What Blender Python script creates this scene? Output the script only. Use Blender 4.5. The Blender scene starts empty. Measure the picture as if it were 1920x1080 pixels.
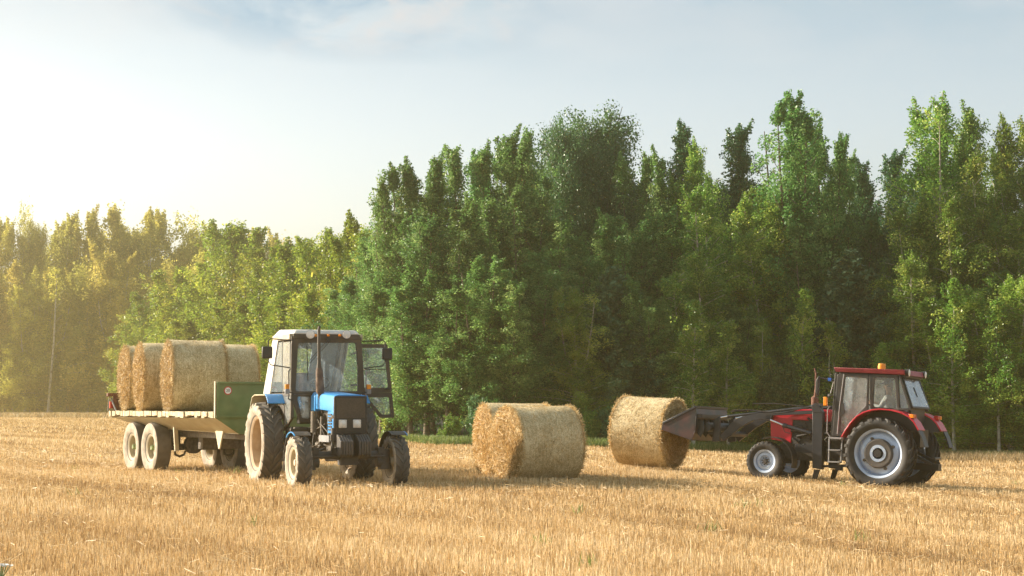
import bpy, bmesh, math, random
import numpy as np
from mathutils import Vector, Matrix, noise as mnoise
R = math.radians
random.seed(5); RNG = np.random.default_rng(5)
scene = bpy.context.scene
COL = scene.collection

# ------------------------------------------------------------------ camera
F, CX, CY, HOR, HC = 3400.0, 960.0, 540.0, 760.0, 1.5
PITCH = math.atan((HOR-CY)/F)
cam_d = bpy.data.cameras.new('camera'); cam = bpy.data.objects.new('camera', cam_d); COL.objects.link(cam)
cam.location = (0, 0, HC); cam.rotation_euler = (R(90)+PITCH, 0, 0)
cam_d.sensor_width = 36; cam_d.lens = 36*F/1920; cam_d.clip_start = .1; cam_d.clip_end = 5000
scene.camera = cam
# ------------------------------------------------------------------ light
SUN_AZ, SUN_EL = R(-71), R(24)
SDIR = Vector((math.sin(SUN_AZ)*math.cos(SUN_EL), math.cos(SUN_AZ)*math.cos(SUN_EL), math.sin(SUN_EL)))
sl = bpy.data.lights.new('sun', 'SUN'); so = bpy.data.objects.new('sun', sl); COL.objects.link(so)
sl.energy = 5.0; sl.angle = R(.55); sl.color = (1, .89, .73)
so.rotation_euler = SDIR.to_track_quat('Z', 'Y').to_euler()
W = bpy.data.worlds.new('World'); scene.world = W; W.use_nodes = True
wn, wl = W.node_tree.nodes, W.node_tree.links
bg = wn['Background']; sky = wn.new('ShaderNodeTexSky'); sky.sky_type = 'NISHITA'
sky.sun_disc = False; sky.sun_elevation = SUN_EL; sky.sun_rotation = SUN_AZ
sky.air_density = 1.0; sky.dust_density = 4.2; sky.ozone_density = 1.5; sky.altitude = 100
hsv = wn.new('ShaderNodeHueSaturation'); hsv.inputs['Saturation'].default_value = .62
wl.new(sky.outputs[0], hsv.inputs['Color'])
tc = wn.new('ShaderNodeTexCoord'); mp = wn.new('ShaderNodeMapping'); mp.inputs['Scale'].default_value = (1, 1, 2.2)
nz = wn.new('ShaderNodeTexNoise'); nz.inputs['Scale'].default_value = 9; nz.inputs['Detail'].default_value = 7; nz.inputs['Roughness'].default_value = .55
nz.inputs['Distortion'].default_value = .5
wl.new(tc.outputs['Generated'], mp.inputs[0]); wl.new(mp.outputs[0], nz.inputs[0])
cr = wn.new('ShaderNodeValToRGB'); cr.color_ramp.elements[0].position = .45; cr.color_ramp.elements[1].position = .72
wl.new(nz.outputs[0], cr.inputs[0])
sx = wn.new('ShaderNodeSeparateXYZ'); wl.new(tc.outputs['Generated'], sx.inputs[0])
mr = wn.new('ShaderNodeMapRange'); mr.inputs[1].default_value = .17; mr.inputs[2].default_value = .25
wl.new(sx.outputs[2], mr.inputs[0])
mm = wn.new('ShaderNodeMath'); mm.operation = 'MULTIPLY'; wl.new(cr.outputs[0], mm.inputs[0]); wl.new(mr.outputs[0], mm.inputs[1])
m2 = wn.new('ShaderNodeMath'); m2.operation = 'MULTIPLY'; m2.inputs[1].default_value = .6; wl.new(mm.outputs[0], m2.inputs[0])
mx = wn.new('ShaderNodeMix'); mx.data_type = 'RGBA'; mx.inputs[7].default_value = (2.7, 2.65, 2.75, 1)
# deeper blue between the thin clouds towards the zenith
bz = wn.new('ShaderNodeMapRange'); bz.inputs[1].default_value = .10; bz.inputs[2].default_value = .28; bz.inputs[4].default_value = .9; wl.new(sx.outputs[2], bz.inputs[0])
mb_ = wn.new('ShaderNodeMix'); mb_.data_type = 'RGBA'; mb_.inputs[7].default_value = (1.10, 1.46, 1.66, 1)
wl.new(bz.outputs[0], mb_.inputs[0]); wl.new(hsv.outputs[0], mb_.inputs[6])
n2 = wn.new('ShaderNodeTexNoise'); n2.inputs['Scale'].default_value = 6; n2.inputs['Detail'].default_value = 6; mp2 = wn.new('ShaderNodeMapping'); mp2.inputs['Scale'].default_value = (1, 1, 3.2); mp2.inputs['Location'].default_value = (.35, .2, .1)
wl.new(tc.outputs['Generated'], mp2.inputs[0]); wl.new(mp2.outputs[0], n2.inputs[0])
c2 = wn.new('ShaderNodeValToRGB'); c2.color_ramp.elements[0].position = .48; c2.color_ramp.elements[1].position = .62; wl.new(n2.outputs[0], c2.inputs[0])
m3 = wn.new('ShaderNodeMath'); m3.operation = 'MULTIPLY'; wl.new(c2.outputs[0], m3.inputs[0]); wl.new(mr.outputs[0], m3.inputs[1])
m4 = wn.new('ShaderNodeMath'); m4.operation = 'MULTIPLY'; m4.inputs[1].default_value = .6; wl.new(m3.outputs[0], m4.inputs[0])
mbb = wn.new('ShaderNodeMix'); mbb.data_type = 'RGBA'; mbb.inputs[7].default_value = (1.0, 1.7, 2.3, 1); wl.new(m4.outputs[0], mbb.inputs[0]); wl.new(mb_.outputs[2], mbb.inputs[6])
wl.new(m2.outputs[0], mx.inputs[0]); wl.new(mbb.outputs[2], mx.inputs[6])
# one broken cloud with blue showing through, high above the field
vs_ = wn.new('ShaderNodeVectorMath'); vs_.operation = 'SUBTRACT'; vs_.inputs[1].default_value = (-.085, .97, .218); wl.new(tc.outputs['Generated'], vs_.inputs[0])
vm_ = wn.new('ShaderNodeVectorMath'); vm_.operation = 'MULTIPLY'; vm_.inputs[1].default_value = (8.5, 0, 34); wl.new(vs_.outputs[0], vm_.inputs[0])
vl_ = wn.new('ShaderNodeVectorMath'); vl_.operation = 'LENGTH'; wl.new(vm_.outputs[0], vl_.inputs[0])
fo_ = wn.new('ShaderNodeMapRange'); fo_.inputs[1].default_value = 1.15; fo_.inputs[2].default_value = .35; wl.new(vl_.outputs['Value'], fo_.inputs[0])
def cloud_noise(scale, p0, p1, loc):
    mpx = wn.new('ShaderNodeMapping'); mpx.inputs['Scale'].default_value = (1, 1, 1.8); mpx.inputs['Location'].default_value = loc; wl.new(tc.outputs['Generated'], mpx.inputs[0])
    q = wn.new('ShaderNodeTexNoise'); q.inputs['Scale'].default_value = scale; q.inputs['Detail'].default_value = 8; q.inputs['Roughness'].default_value = .58; q.inputs['Distortion'].default_value = .6; wl.new(mpx.outputs[0], q.inputs[0])
    rr_ = wn.new('ShaderNodeValToRGB'); rr_.color_ramp.elements[0].position = p0; rr_.color_ramp.elements[1].position = p1; wl.new(q.outputs[0], rr_.inputs[0])
    k = wn.new('ShaderNodeMath'); k.operation = 'MULTIPLY'; wl.new(rr_.outputs[0], k.inputs[0]); wl.new(fo_.outputs[0], k.inputs[1]); k2 = wn.new('ShaderNodeMath'); k2.operation = 'MULTIPLY'; k2.inputs[1].default_value = .75; wl.new(k.outputs[0], k2.inputs[0]); return k2
b1 = cloud_noise(14, .40, .60, (.3, 0, .7)); b2_ = cloud_noise(24, .50, .66, (1.3, 0, .2))
x1 = wn.new('ShaderNodeMix'); x1.data_type = 'RGBA'; x1.inputs[7].default_value = (.85, 1.5, 2.15, 1); wl.new(b1.outputs[0], x1.inputs[0]); wl.new(mx.outputs[2], x1.inputs[6])
x2 = wn.new('ShaderNodeMix'); x2.data_type = 'RGBA'; x2.inputs[7].default_value = (2.5, 2.4, 2.45, 1); wl.new(b2_.outputs[0], x2.inputs[0]); wl.new(x1.outputs[2], x2.inputs[6])
wl.new(x2.outputs[2], bg.inputs[0])
bg.inputs[1].default_value = .15
scene.view_settings.view_transform = 'Standard'; scene.view_settings.look = 'None'
scene.view_settings.exposure = 1.13; scene.view_settings.gamma = 1
scene.render.engine = 'CYCLES'
scene.cycles.max_bounces = 6; scene.cycles.diffuse_bounces = 3; scene.cycles.glossy_bounces = 3
scene.cycles.transmission_bounces = 4; scene.cycles.transparent_max_bounces = 12; scene.cycles.volume_bounces = 1

# ------------------------------------------------------------------ projection helpers (photo pixel -> world)
cp, sp = math.cos(PITCH), math.sin(PITCH)
def ray(px, py):
    u, v = (px-CX)/F, (CY-py)/F
    return Vector((u, cp - v*sp, sp + v*cp))
def at(px, py, Y):
    d = ray(px, py); t = Y/d.y
    return Vector((d.x*t, Y, HC+d.z*t))
def gz(x, y=0):
    t = (x-1.0)/13.0
    t = 0 if t < 0 else (1 if t > 1 else t)
    return -.6*(t*.8 + .2*t*t*(3-2*t))
def gnormal(x):
    e = .3; s = (gz(x+e)-gz(x-e))/(2*e)
    return Vector((-s, 0, 1)).normalized()

# ------------------------------------------------------------------ tagging
def tag(o, label=None, cat=None, group=None, kind=None):
    if label: o['label'] = label
    if cat: o['category'] = cat
    if group: o['group'] = group
    if kind: o['kind'] = kind
    return o
def empty(name, M, label=None, cat=None, group=None):
    o = bpy.data.objects.new(name, None); COL.objects.link(o); o.matrix_world = M; o.empty_display_size = .2
    return tag(o, label, cat, group)
def copy_tree(o, parent=None):
    c = o.copy(); COL.objects.link(c); c.parent = parent
    for ch in list(o.children): copy_tree(ch, c)
    return c

# ------------------------------------------------------------------ materials
def mat(name, c1, c2=None, rough=.6, metal=0, scale=4, bump=0, bscale=30, dust=0, dustcol=(.42, .31, .18), spec=.5, detail=5, lo=.4, hi=.65):
    m = bpy.data.materials.new(name); m.use_nodes = True; n, l = m.node_tree.nodes, m.node_tree.links
    b = n['Principled BSDF']; b.inputs['Roughness'].default_value = rough; b.inputs['Metallic'].default_value = metal
    b.inputs['Specular IOR Level'].default_value = spec
    t = n.new('ShaderNodeTexCoord'); a = n.new('ShaderNodeTexNoise'); a.inputs['Scale'].default_value = scale; a.inputs['Detail'].default_value = detail
    l.new(t.outputs['Object'], a.inputs[0])
    r = n.new('ShaderNodeValToRGB'); r.color_ramp.elements[0].position = lo; r.color_ramp.elements[1].position = hi
    r.color_ramp.elements[0].color = (*c1, 1); r.color_ramp.elements[1].color = (*(c2 or c1), 1)
    l.new(a.outputs[0], r.inputs[0]); out = r.outputs[0]
    if dust:
        d = n.new('ShaderNodeTexNoise'); d.inputs['Scale'].default_value = 2.3; d.inputs['Detail'].default_value = 8; d.inputs['Roughness'].default_value = .65
        l.new(t.outputs['Object'], d.inputs[0])
        q = n.new('ShaderNodeMapRange'); q.inputs[1].default_value = .35; q.inputs[2].default_value = .7; q.inputs[3].default_value = dust*.45; q.inputs[4].default_value = min(1, dust*1.5)
        l.new(d.outputs[0], q.inputs[0])
        x = n.new('ShaderNodeMix'); x.data_type = 'RGBA'; l.new(q.outputs[0], x.inputs[0]); l.new(out, x.inputs[6]); x.inputs[7].default_value = (*dustcol, 1)
        out = x.outputs[2]
        ra = n.new('ShaderNodeMapRange'); ra.inputs[3].default_value = rough; ra.inputs[4].default_value = .9; l.new(q.outputs[0], ra.inputs[0]); l.new(ra.outputs[0], b.inputs['Roughness'])
    l.new(out, b.inputs['Base Color'])
    if bump:
        e = n.new('ShaderNodeTexNoise'); e.inputs['Scale'].default_value = bscale; e.inputs['Detail'].default_value = 4; l.new(t.outputs['Object'], e.inputs[0])
        f = n.new('ShaderNodeBump'); f.inputs['Strength'].default_value = bump; f.inputs['Distance'].default_value = .02
        l.new(e.outputs[0], f.inputs['Height']); l.new(f.outputs[0], b.inputs['Normal'])
    return m
M = {}
M['blue'] = mat('blue_paint', (.01, .26, .66), (.02, .32, .74), .3, dust=.07)
M['red'] = mat('red_paint', (.48, .006, .028), (.58, .012, .04), .3, dust=.03)
M['roofred'] = mat('faded_red_paint', (.24, .02, .045), (.32, .04, .07), .45, dust=.05)
M['white'] = mat('white_paint', (.66, .64, .60), (.74, .72, .68), .45, dust=.15)
M['cream'] = mat('cream_paint', (.50, .45, .30), (.58, .54, .40), .6, dust=.25, bump=.1)
M['green'] = mat('green_paint', (.09, .17, .045), (.13, .22, .07), .55, dust=.15, bump=.1)
M['black'] = mat('black_metal', (.010, .010, .012), (.02, .02, .022), .45, dust=.04)
M['loader'] = mat('loader_steel', (.008, .010, .016), (.018, .022, .030), .4, dust=.02)
M['frame'] = mat('dusty_cab_frame', (.025, .022, .02), (.045, .038, .033), .55, dust=.12)
M['engine'] = mat('oily_metal', (.02, .018, .016), (.10, .08, .06), .6, scale=14, dust=.15)
M['engine_dark'] = mat('engine_dark_metal', (.008, .008, .009), (.04, .036, .035), .6, scale=14, dust=.04)
M['rubber'] = mat('dusty_rubber', (.05, .047, .045), (.09, .082, .075), .8, scale=6, dust=.28, dustcol=(.30, .24, .17))
M['sidewall'] = mat('dusted_sidewall', (.30, .25, .19), (.48, .42, .33), .85, scale=5, bump=.2)
M['rubber_dark'] = mat('dark_rubber', (.010, .010, .012), (.02, .02, .022), .65, scale=6, dust=.04)
M['rim_rust'] = mat('rusty_rim', (.40, .27, .16), (.55, .43, .30), .75, scale=5, dust=.4)
M['rim_cream'] = mat('cream_rim', (.48, .42, .30), (.56, .50, .38), .7, scale=5, dust=.3)
M['rim_silver'] = mat('silver_rim', (.38, .47, .62), (.46, .55, .68), .38, metal=.1, dust=.04)
M['iron'] = mat('dark_cast_iron', (.03, .03, .033), (.05, .05, .055), .6, dust=.1)
M['rust'] = mat('rusty_metal', (.12, .045, .03), (.22, .10, .06), .8, scale=12, bump=.2)
M['rust_dust'] = mat('muffler_metal', (.10, .06, .045), (.20, .14, .10), .8, scale=9, bump=.2)
M['bucket'] = mat('worn_bucket_steel', (.012, .014, .02), (.07, .022, .024), .36, scale=3.5, dust=.06, dustcol=(.16, .15, .12))
M['steel'] = mat('bright_steel', (.55, .56, .58), (.7, .7, .72), .25, metal=.9)
M['wood'] = mat('weathered_planks', (.45, .36, .22), (.62, .54, .38), .85, scale=9, bump=.5)
M['orange'] = mat('orange_lens', (.85, .25, .01), (.95, .35, .02), .25)
M['redlens'] = mat('red_lens', (.5, .03, .02), (.6, .05, .02), .25)
M['lamp'] = mat('lamp_glass', (.75, .74, .70), (.85, .84, .8), .15)
M['fabric'] = mat('seat_vinyl', (.16, .19, .25), (.22, .25, .32), .7)
M['gray'] = mat('grey_plastic', (.22, .23, .25), (.30, .31, .33), .6, dust=.2)
M['skin'] = mat('skin', (.50, .28, .18), (.55, .32, .21), .6)
M['shirt'] = mat('pale_shirt', (.55, .53, .48), (.65, .62, .56), .85)
M['trousers'] = mat('dark_trousers', (.04, .05, .07), (.06, .07, .09), .9)
M['cap'] = mat('blue_cap', (.05, .08, .13), (.08, .1, .15), .9)
M['hair'] = mat('brown_hair', (.06, .035, .02), (.1, .06, .03), .7)
M['signwhite'] = mat('sign_white', (.8, .8, .78), None, .5)
M['signred'] = mat('sign_red', (.55, .03, .03), None, .5)
M['signblack'] = mat('sign_black', (.02, .02, .02), None, .5)
M['paper'] = mat('paper_white', (.75, .78, .82), None, .7)
M['bluecap'] = mat('blue_clamp', (.02, .12, .5), None, .5)
def glass(name, dust, tint=(.9, .93, .94), dcol=(.55, .5, .42), gl=.10):
    m = bpy.data.materials.new(name); m.use_nodes = True; n, l = m.node_tree.nodes, m.node_tree.links
    n.remove(n['Principled BSDF']); o = n['Material Output']
    tr = n.new('ShaderNodeBsdfTransparent'); tr.inputs[0].default_value = (*tint, 1)
    g = n.new('ShaderNodeBsdfGlossy'); g.inputs['Roughness'].default_value = .03
    d = n.new('ShaderNodeBsdfDiffuse'); d.inputs[0].default_value = (*dcol, 1)
    tl = n.new('ShaderNodeBsdfTranslucent'); tl.inputs[0].default_value = (*dcol, 1)
    ad = n.new('ShaderNodeMixShader'); ad.inputs[0].default_value = .7; l.new(d.outputs[0], ad.inputs[1]); l.new(tl.outputs[0], ad.inputs[2])
    fr = n.new('ShaderNodeLayerWeight'); fr.inputs[0].default_value = .25
    ma = n.new('ShaderNodeMath'); ma.operation = 'MULTIPLY_ADD'; ma.inputs[1].default_value = .6; ma.inputs[2].default_value = gl; l.new(fr.outputs['Fresnel'], ma.inputs[0])
    a = n.new('ShaderNodeMixShader'); l.new(ma.outputs[0], a.inputs[0]); l.new(tr.outputs[0], a.inputs[1]); l.new(g.outputs[0], a.inputs[2])
    t = n.new('ShaderNodeTexCoord'); z = n.new('ShaderNodeTexNoise'); z.inputs['Scale'].default_value = 5; z.inputs['Detail'].default_value = 9; z.inputs['Roughness'].default_value = .7
    l.new(t.outputs['Object'], z.inputs[0])
    q = n.new('ShaderNodeMapRange'); q.inputs[1].default_value = .35; q.inputs[2].default_value = .75; q.inputs[3].default_value = dust*.4; q.inputs[4].default_value = min(.95, dust*2.2); l.new(z.outputs[0], q.inputs[0])
    b = n.new('ShaderNodeMixShader'); l.new(q.outputs[0], b.inputs[0]); l.new(a.outputs[0], b.inputs[1]); l.new(ad.outputs[0], b.inputs[2]); l.new(b.outputs[0], o.inputs[0])
    return m
M['glass'] = glass('dusty_glass', .15, tint=(.93,.97,.98), dcol=(.62,.72,.80))
M['glass_clear'] = glass('clear_glass', .07, dcol=(.6,.62,.6), gl=.06)
M['glass_dirty'] = glass('smeared_glass', .34, dcol=(.72, .72, .68), gl=.12)
M['glass_sky'] = glass('rear_glass', .28, dcol=(.62, .7, .8), gl=.45)

# ------------------------------------------------------------------ mesh builder
class MB:
    def __init__(s): s.v = []; s.f = []
    def add(s, vs, fs):
        k = len(s.v); s.v += [tuple(p) for p in vs]; s.f += [[i+k for i in f] for f in fs]; return s
    def box(s, a, b, rot=None, piv=None):
        (x0, y0, z0), (x1, y1, z1) = a, b
        vs = [Vector(p) for p in ((x0,y0,z0),(x1,y0,z0),(x1,y1,z0),(x0,y1,z0),(x0,y0,z1),(x1,y0,z1),(x1,y1,z1),(x0,y1,z1))]
        if rot is not None:
            c = Vector(piv) if piv else sum(vs, Vector())/8
            vs = [c+rot@(p-c) for p in vs]
        return s.add(vs, [(0,3,2,1),(4,5,6,7),(0,1,5,4),(1,2,6,5),(2,3,7,6),(3,0,4,7)])
    def hexa(s, p): return s.add(p, [(0,3,2,1),(4,5,6,7),(0,1,5,4),(1,2,6,5),(2,3,7,6),(3,0,4,7)])
    def bar(s, p0, p1, w, d, up=(0,0,1)):
        p0, p1 = Vector(p0), Vector(p1); t = (p1-p0).normalized(); u = Vector(up)
        if abs(t.dot(u)) > .97: u = Vector((1,0,0))
        a = t.cross(u).normalized()*w/2; b = t.cross(a).normalized()*d/2
        return s.hexa([p0-a-b, p0+a-b, p0+a+b, p0-a+b, p1-a-b, p1+a-b, p1+a+b, p1-a+b])
    def tube(s, pts, r, n=10, caps=True):
        pts = [Vector(p) for p in pts]; rs = r if isinstance(r, (list, tuple)) else [r]*len(pts)
        k = len(s.v); prev = None
        for i, p in enumerate(pts):
            t = (pts[min(i+1, len(pts)-1)]-pts[max(i-1, 0)]).normalized()
            if prev is None:
                u = Vector((0,0,1)) if abs(t.z) < .9 else Vector((1,0,0)); a = t.cross(u).normalized()
            else: a = (prev - t*prev.dot(t)).normalized()
            prev = a; b = t.cross(a)
            for j in range(n):
                q = 2*math.pi*j/n; s.v.append(tuple(p+(a*math.cos(q)+b*math.sin(q))*rs[i]))
        for i in range(len(pts)-1):
            for j in range(n):
                s.f.append([k+i*n+j, k+i*n+(j+1)%n, k+(i+1)*n+(j+1)%n, k+(i+1)*n+j])
        if caps:
            s.f.append([k+j for j in range(n)][::-1]); s.f.append([k+(len(pts)-1)*n+j for j in range(n)])
        return s
    def lathe(s, prof, c=(0,0,0), axis='y', n=48, closed=False):
        """prof: list of (radius, offset along axis)"""
        k = len(s.v); c = Vector(c); m = len(prof)
        for r, o in prof:
            for j in range(n):
                q = 2*math.pi*j/n; ca, sa = r*math.cos(q), r*math.sin(q)
                p = {'y': (ca, o, sa), 'x': (o, ca, sa), 'z': (ca, sa, o)}[axis]
                s.v.append(tuple(c+Vector(p)))
        for i in range(m if closed else m-1):
            i2 = (i+1) % m
            for j in range(n): s.f.append([k+i*n+j, k+i*n+(j+1)%n, k+i2*n+(j+1)%n, k+i2*n+j])
        return s
    def disc(s, c, r, axis, th, n=24):
        return s.lathe([(0.001,-th/2),(r,-th/2),(r,th/2),(0.001,th/2)], c, axis, n)
    def prism(s, poly, off):
        """planar polygon of 3D points extruded by the vector off"""
        off = Vector(off); n = len(poly); p = [Vector(q) for q in poly]
        return s.add(p+[q+off for q in p], [list(range(n))[::-1], list(range(n, 2*n))]+[[i,(i+1)%n,n+(i+1)%n,n+i] for i in range(n)])
    def ring(s, outer, inner, off):
        off = Vector(off); n = len(outer); o = [Vector(q) for q in outer]; i_ = [Vector(q) for q in inner]
        vs = o+i_+[q+off for q in o]+[q+off for q in i_]; fs = []
        for i in range(n):
            j = (i+1) % n
            fs += [[i,j,n+j,n+i],[2*n+i,3*n+i,3*n+j,2*n+j],[i,2*n+i,2*n+j,j],[n+i,n+j,3*n+j,3*n+i]]
        return s.add(vs, fs)
    def sheet(s, xz, y0, y1, th):
        """strip swept along an (x,z) path, from y0 to y1, thickness th"""
        n = len(xz); out = []
        for i, (x, z) in enumerate(xz):
            a = Vector(xz[max(i-1,0)]); b = Vector(xz[min(i+1,n-1)]); t = (b-a).normalized(); nn = Vector((-t.y, t.x))*th
            out.append(((x, z), (x+nn.x, z+nn.y)))
        vs = []
        for a, b in out: vs += [(a[0],y0,a[1]),(a[0],y1,a[1]),(b[0],y1,b[1]),(b[0],y0,b[1])]
        fs = [[0,1,2,3],[4*n-1,4*n-2,4*n-3,4*n-4]]
        for i in range(n-1):
            for j in range(4): fs.append([4*i+j, 4*i+4+j, 4*i+4+(j+1)%4, 4*i+(j+1)%4])
        return s.add(vs, fs)
    def build(s, name, m, parent=None, bevel=0, smooth=35, loc=None):
        me = bpy.data.meshes.new(name); me.from_pydata(s.v, [], s.f); me.update()
        bm = bmesh.new(); bm.from_mesh(me); bmesh.ops.recalc_face_normals(bm, faces=bm.faces); bm.to_mesh(me); bm.free()
        me.polygons.foreach_set('use_smooth', [True]*len(me.polygons)); me.set_sharp_from_angle(angle=R(smooth))
        me.materials.append(m); o = bpy.data.objects.new(name, me); COL.objects.link(o)
        if parent: o.parent = parent
        if loc: o.location = loc
        if bevel:
            b = o.modifiers.new('bevel', 'BEVEL'); b.width = bevel; b.segments = 2; b.limit_method = 'ANGLE'; b.angle_limit = R(40)
        return o
def rnd(poly, r, n=4):
    """round the corners of a planar polygon (fixed vertex count)"""
    out = []; p = [Vector(q) for q in poly]; k = len(p)
    for i in range(k):
        a, b, c = p[i-1], p[i], p[(i+1)%k]; u = (a-b); v = (c-b)
        ru = min(r, u.length*.45); rv = min(r, v.length*.45); u.normalize(); v.normalize()
        s0, s1 = b+u*ru, b+v*rv
        for j in range(n+1):
            t = j/n; out.append(s0*(1-t)**2+b*2*t*(1-t)+s1*t*t)
    return out
class Veh:
    def __init__(s, x, y, yaw):
        """root at ground under the rear axle; yaw = world angle of the heading"""
        up = gnormal(x); h = Vector((math.cos(yaw), math.sin(yaw), 0)); h = (h-up*h.dot(up)).normalized(); l = up.cross(h)
        s.M = Matrix(((h.x,l.x,up.x,x),(h.y,l.y,up.y,y),(h.z,l.z,up.z,gz(x,y)-.01),(0,0,0,1))); s.I = s.M.inverted()
        s.o = s.I @ Vector((0,0,HC))
    def _hit(s, px, py, ax, val):
        d = (s.I.to_3x3() @ ray(px, py)); t = (val-s.o[ax])/d[ax]; return s.o+d*t
    def side(s, px, py, y): return s._hit(px, py, 1, y)
    def front(s, px, py, x): return s._hit(px, py, 0, x)

def quad_object(name, V, m, tint=None, n=4, parent=None):
    """V: (N, n, 3) array of separate n-gons"""
    N = len(V); me = bpy.data.meshes.new(name); me.vertices.add(N*n); me.vertices.foreach_set('co', V.reshape(-1).astype(np.float32))
    me.loops.add(N*n); me.loops.foreach_set('vertex_index', np.arange(N*n, dtype=np.int32))
    me.polygons.add(N); me.polygons.foreach_set('loop_start', np.arange(0, N*n, n, dtype=np.int32)); me.polygons.foreach_set('loop_total', np.full(N, n, dtype=np.int32))
    me.update(calc_edges=True)
    if tint is not None:
        a = me.attributes.new('tint', 'FLOAT', 'POINT'); a.data.foreach_set('value', np.repeat(tint, n).astype(np.float32))
    me.materials.append(m)
    o = bpy.data.objects.new(name, me); COL.objects.link(o)
    if parent: o.parent = parent
    return o
def leafmat(name, ca, cb, cc, trans=.4, rough=.45, spec=.5, hue=.016):
    """ca..cb..cc along the per-leaf tint; tree-wide variation by object"""
    m = bpy.data.materials.new(name); m.use_nodes = True; n, l = m.node_tree.nodes, m.node_tree.links
    b = n['Principled BSDF']; o = n['Material Output']
    a = n.new('ShaderNodeAttribute'); a.attribute_name = 'tint'
    r = n.new('ShaderNodeValToRGB'); r.color_ramp.elements[0].color = (*ca, 1); r.color_ramp.elements[1].color = (*cc, 1)
    e = r.color_ramp.elements.new(.55); e.color = (*cb, 1)
    l.new(a.outputs['Fac'], r.inputs[0])
    oi = n.new('ShaderNodeObjectInfo'); h = n.new('ShaderNodeHueSaturation')
    q = n.new('ShaderNodeMapRange'); q.inputs[3].default_value = .5-hue; q.inputs[4].default_value = .5+hue; l.new(oi.outputs['Random'], q.inputs[0]); l.new(q.outputs[0], h.inputs['Hue'])
    v = n.new('ShaderNodeMath'); v.operation = 'MULTIPLY'; v.inputs[1].default_value = 7.13; l.new(oi.outputs['Random'], v.inputs[0])
    fr = n.new('ShaderNodeMath'); fr.operation = 'FRACT'; l.new(v.outputs[0], fr.inputs[0])
    q2 = n.new('ShaderNodeMapRange'); q2.inputs[3].default_value = .8; q2.inputs[4].default_value = 1.2; l.new(fr.outputs[0], q2.inputs[0]); l.new(q2.outputs[0], h.inputs['Value'])
    l.new(r.outputs[0], h.inputs['Color']); l.new(h.outputs[0], b.inputs['Base Color'])
    b.inputs['Roughness'].default_value = rough; b.inputs['Specular IOR Level'].default_value = spec
    if trans:
        t = n.new('ShaderNodeBsdfTranslucent'); l.new(h.outputs[0], t.inputs[0]); mxs = n.new('ShaderNodeMixShader'); mxs.inputs[0].default_value = trans
        l.new(b.outputs[0], mxs.inputs[1]); l.new(t.outputs[0], mxs.inputs[2]); l.new(mxs.outputs[0], o.inputs[0])
    return m

# ================================================================== GROUND
def smooth_noise(x, y, s):
    return (np.sin(x*s*1.0+1.3*np.sin(y*s*.7+.5))+np.sin(y*s*1.31+1.7*np.sin(x*s*.53+2.1))+np.sin((x+y)*s*.77+1.1*np.sin((x-y)*s*1.2)))/3
def gzv(x):
    t = np.clip((x-1)/13, 0, 1); return -.6*(t*.8+.2*t*t*(3-2*t))
xs = np.unique(np.concatenate([np.linspace(-400, -30, 30), np.linspace(-30, 30, 121), np.linspace(30, 400, 30)]))
ys = np.unique(np.concatenate([np.linspace(-60, 5, 8), np.linspace(5, 60, 111), np.linspace(60, 500, 60)]))
X, Y = np.meshgrid(xs, ys); near = np.clip((70-Y)/40, 0, 1)
Z = gzv(X)+.012*smooth_noise(X, Y, 1.7)*near
me = bpy.data.meshes.new('field_ground'); nx, ny = len(xs), len(ys)
fs = [(j*nx+i, j*nx+i+1, (j+1)*nx+i+1, (j+1)*nx+i) for j in range(ny-1) for i in range(nx-1)]
me.from_pydata(np.stack([X.ravel(), Y.ravel(), Z.ravel()], 1).tolist(), [], fs); me.polygons.foreach_set('use_smooth', [True]*len(fs))
ground = bpy.data.objects.new('field_ground', me); COL.objects.link(ground); tag(ground, kind='structure')
gm = bpy.data.materials.new('stubble_soil'); gm.use_nodes = True; n, l = gm.node_tree.nodes, gm.node_tree.links; b = n['Principled BSDF']; b.inputs['Roughness'].default_value = .95; b.inputs['Specular IOR Level'].default_value = .1
t = n.new('ShaderNodeTexCoord'); mpn = n.new('ShaderNodeMapping'); mpn.inputs['Rotation'].default_value = (0, 0, R(34)); mpn.inputs['Scale'].default_value = (1.2, .08, 1)
l.new(t.outputs['Object'], mpn.inputs[0])
a1 = n.new('ShaderNodeTexNoise'); a1.inputs['Scale'].default_value = .8; a1.inputs['Detail'].default_value = 6; l.new(mpn.outputs[0], a1.inputs[0])
a2 = n.new('ShaderNodeTexNoise'); a2.inputs['Scale'].default_value = 14; a2.inputs['Detail'].default_value = 6; l.new(t.outputs['Object'], a2.inputs[0])
r1 = n.new('ShaderNodeValToRGB'); r1.color_ramp.elements[0].color = (.36, .22, .09, 1); r1.color_ramp.elements[1].color = (.58, .42, .22, 1); r1.color_ramp.elements[0].position = .35; r1.color_ramp.elements[1].position = .65; l.new(a1.outputs[0], r1.inputs[0])
r2 = n.new('ShaderNodeValToRGB'); r2.color_ramp.elements[0].color = (.5, .45, .4, 1); r2.color_ramp.elements[1].color = (1, 1, 1, 1); r2.color_ramp.elements[0].position = .35; r2.color_ramp.elements[1].position = .6; l.new(a2.outputs[0], r2.inputs[0])
mu = n.new('ShaderNodeMix'); mu.data_type = 'RGBA'; mu.blend_type = 'MULTIPLY'; mu.inputs[0].default_value = 1; l.new(r1.outputs[0], mu.inputs[6]); l.new(r2.outputs[0], mu.inputs[7]); l.new(mu.outputs[2], b.inputs['Base Color'])
me.materials.append(gm)

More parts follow.
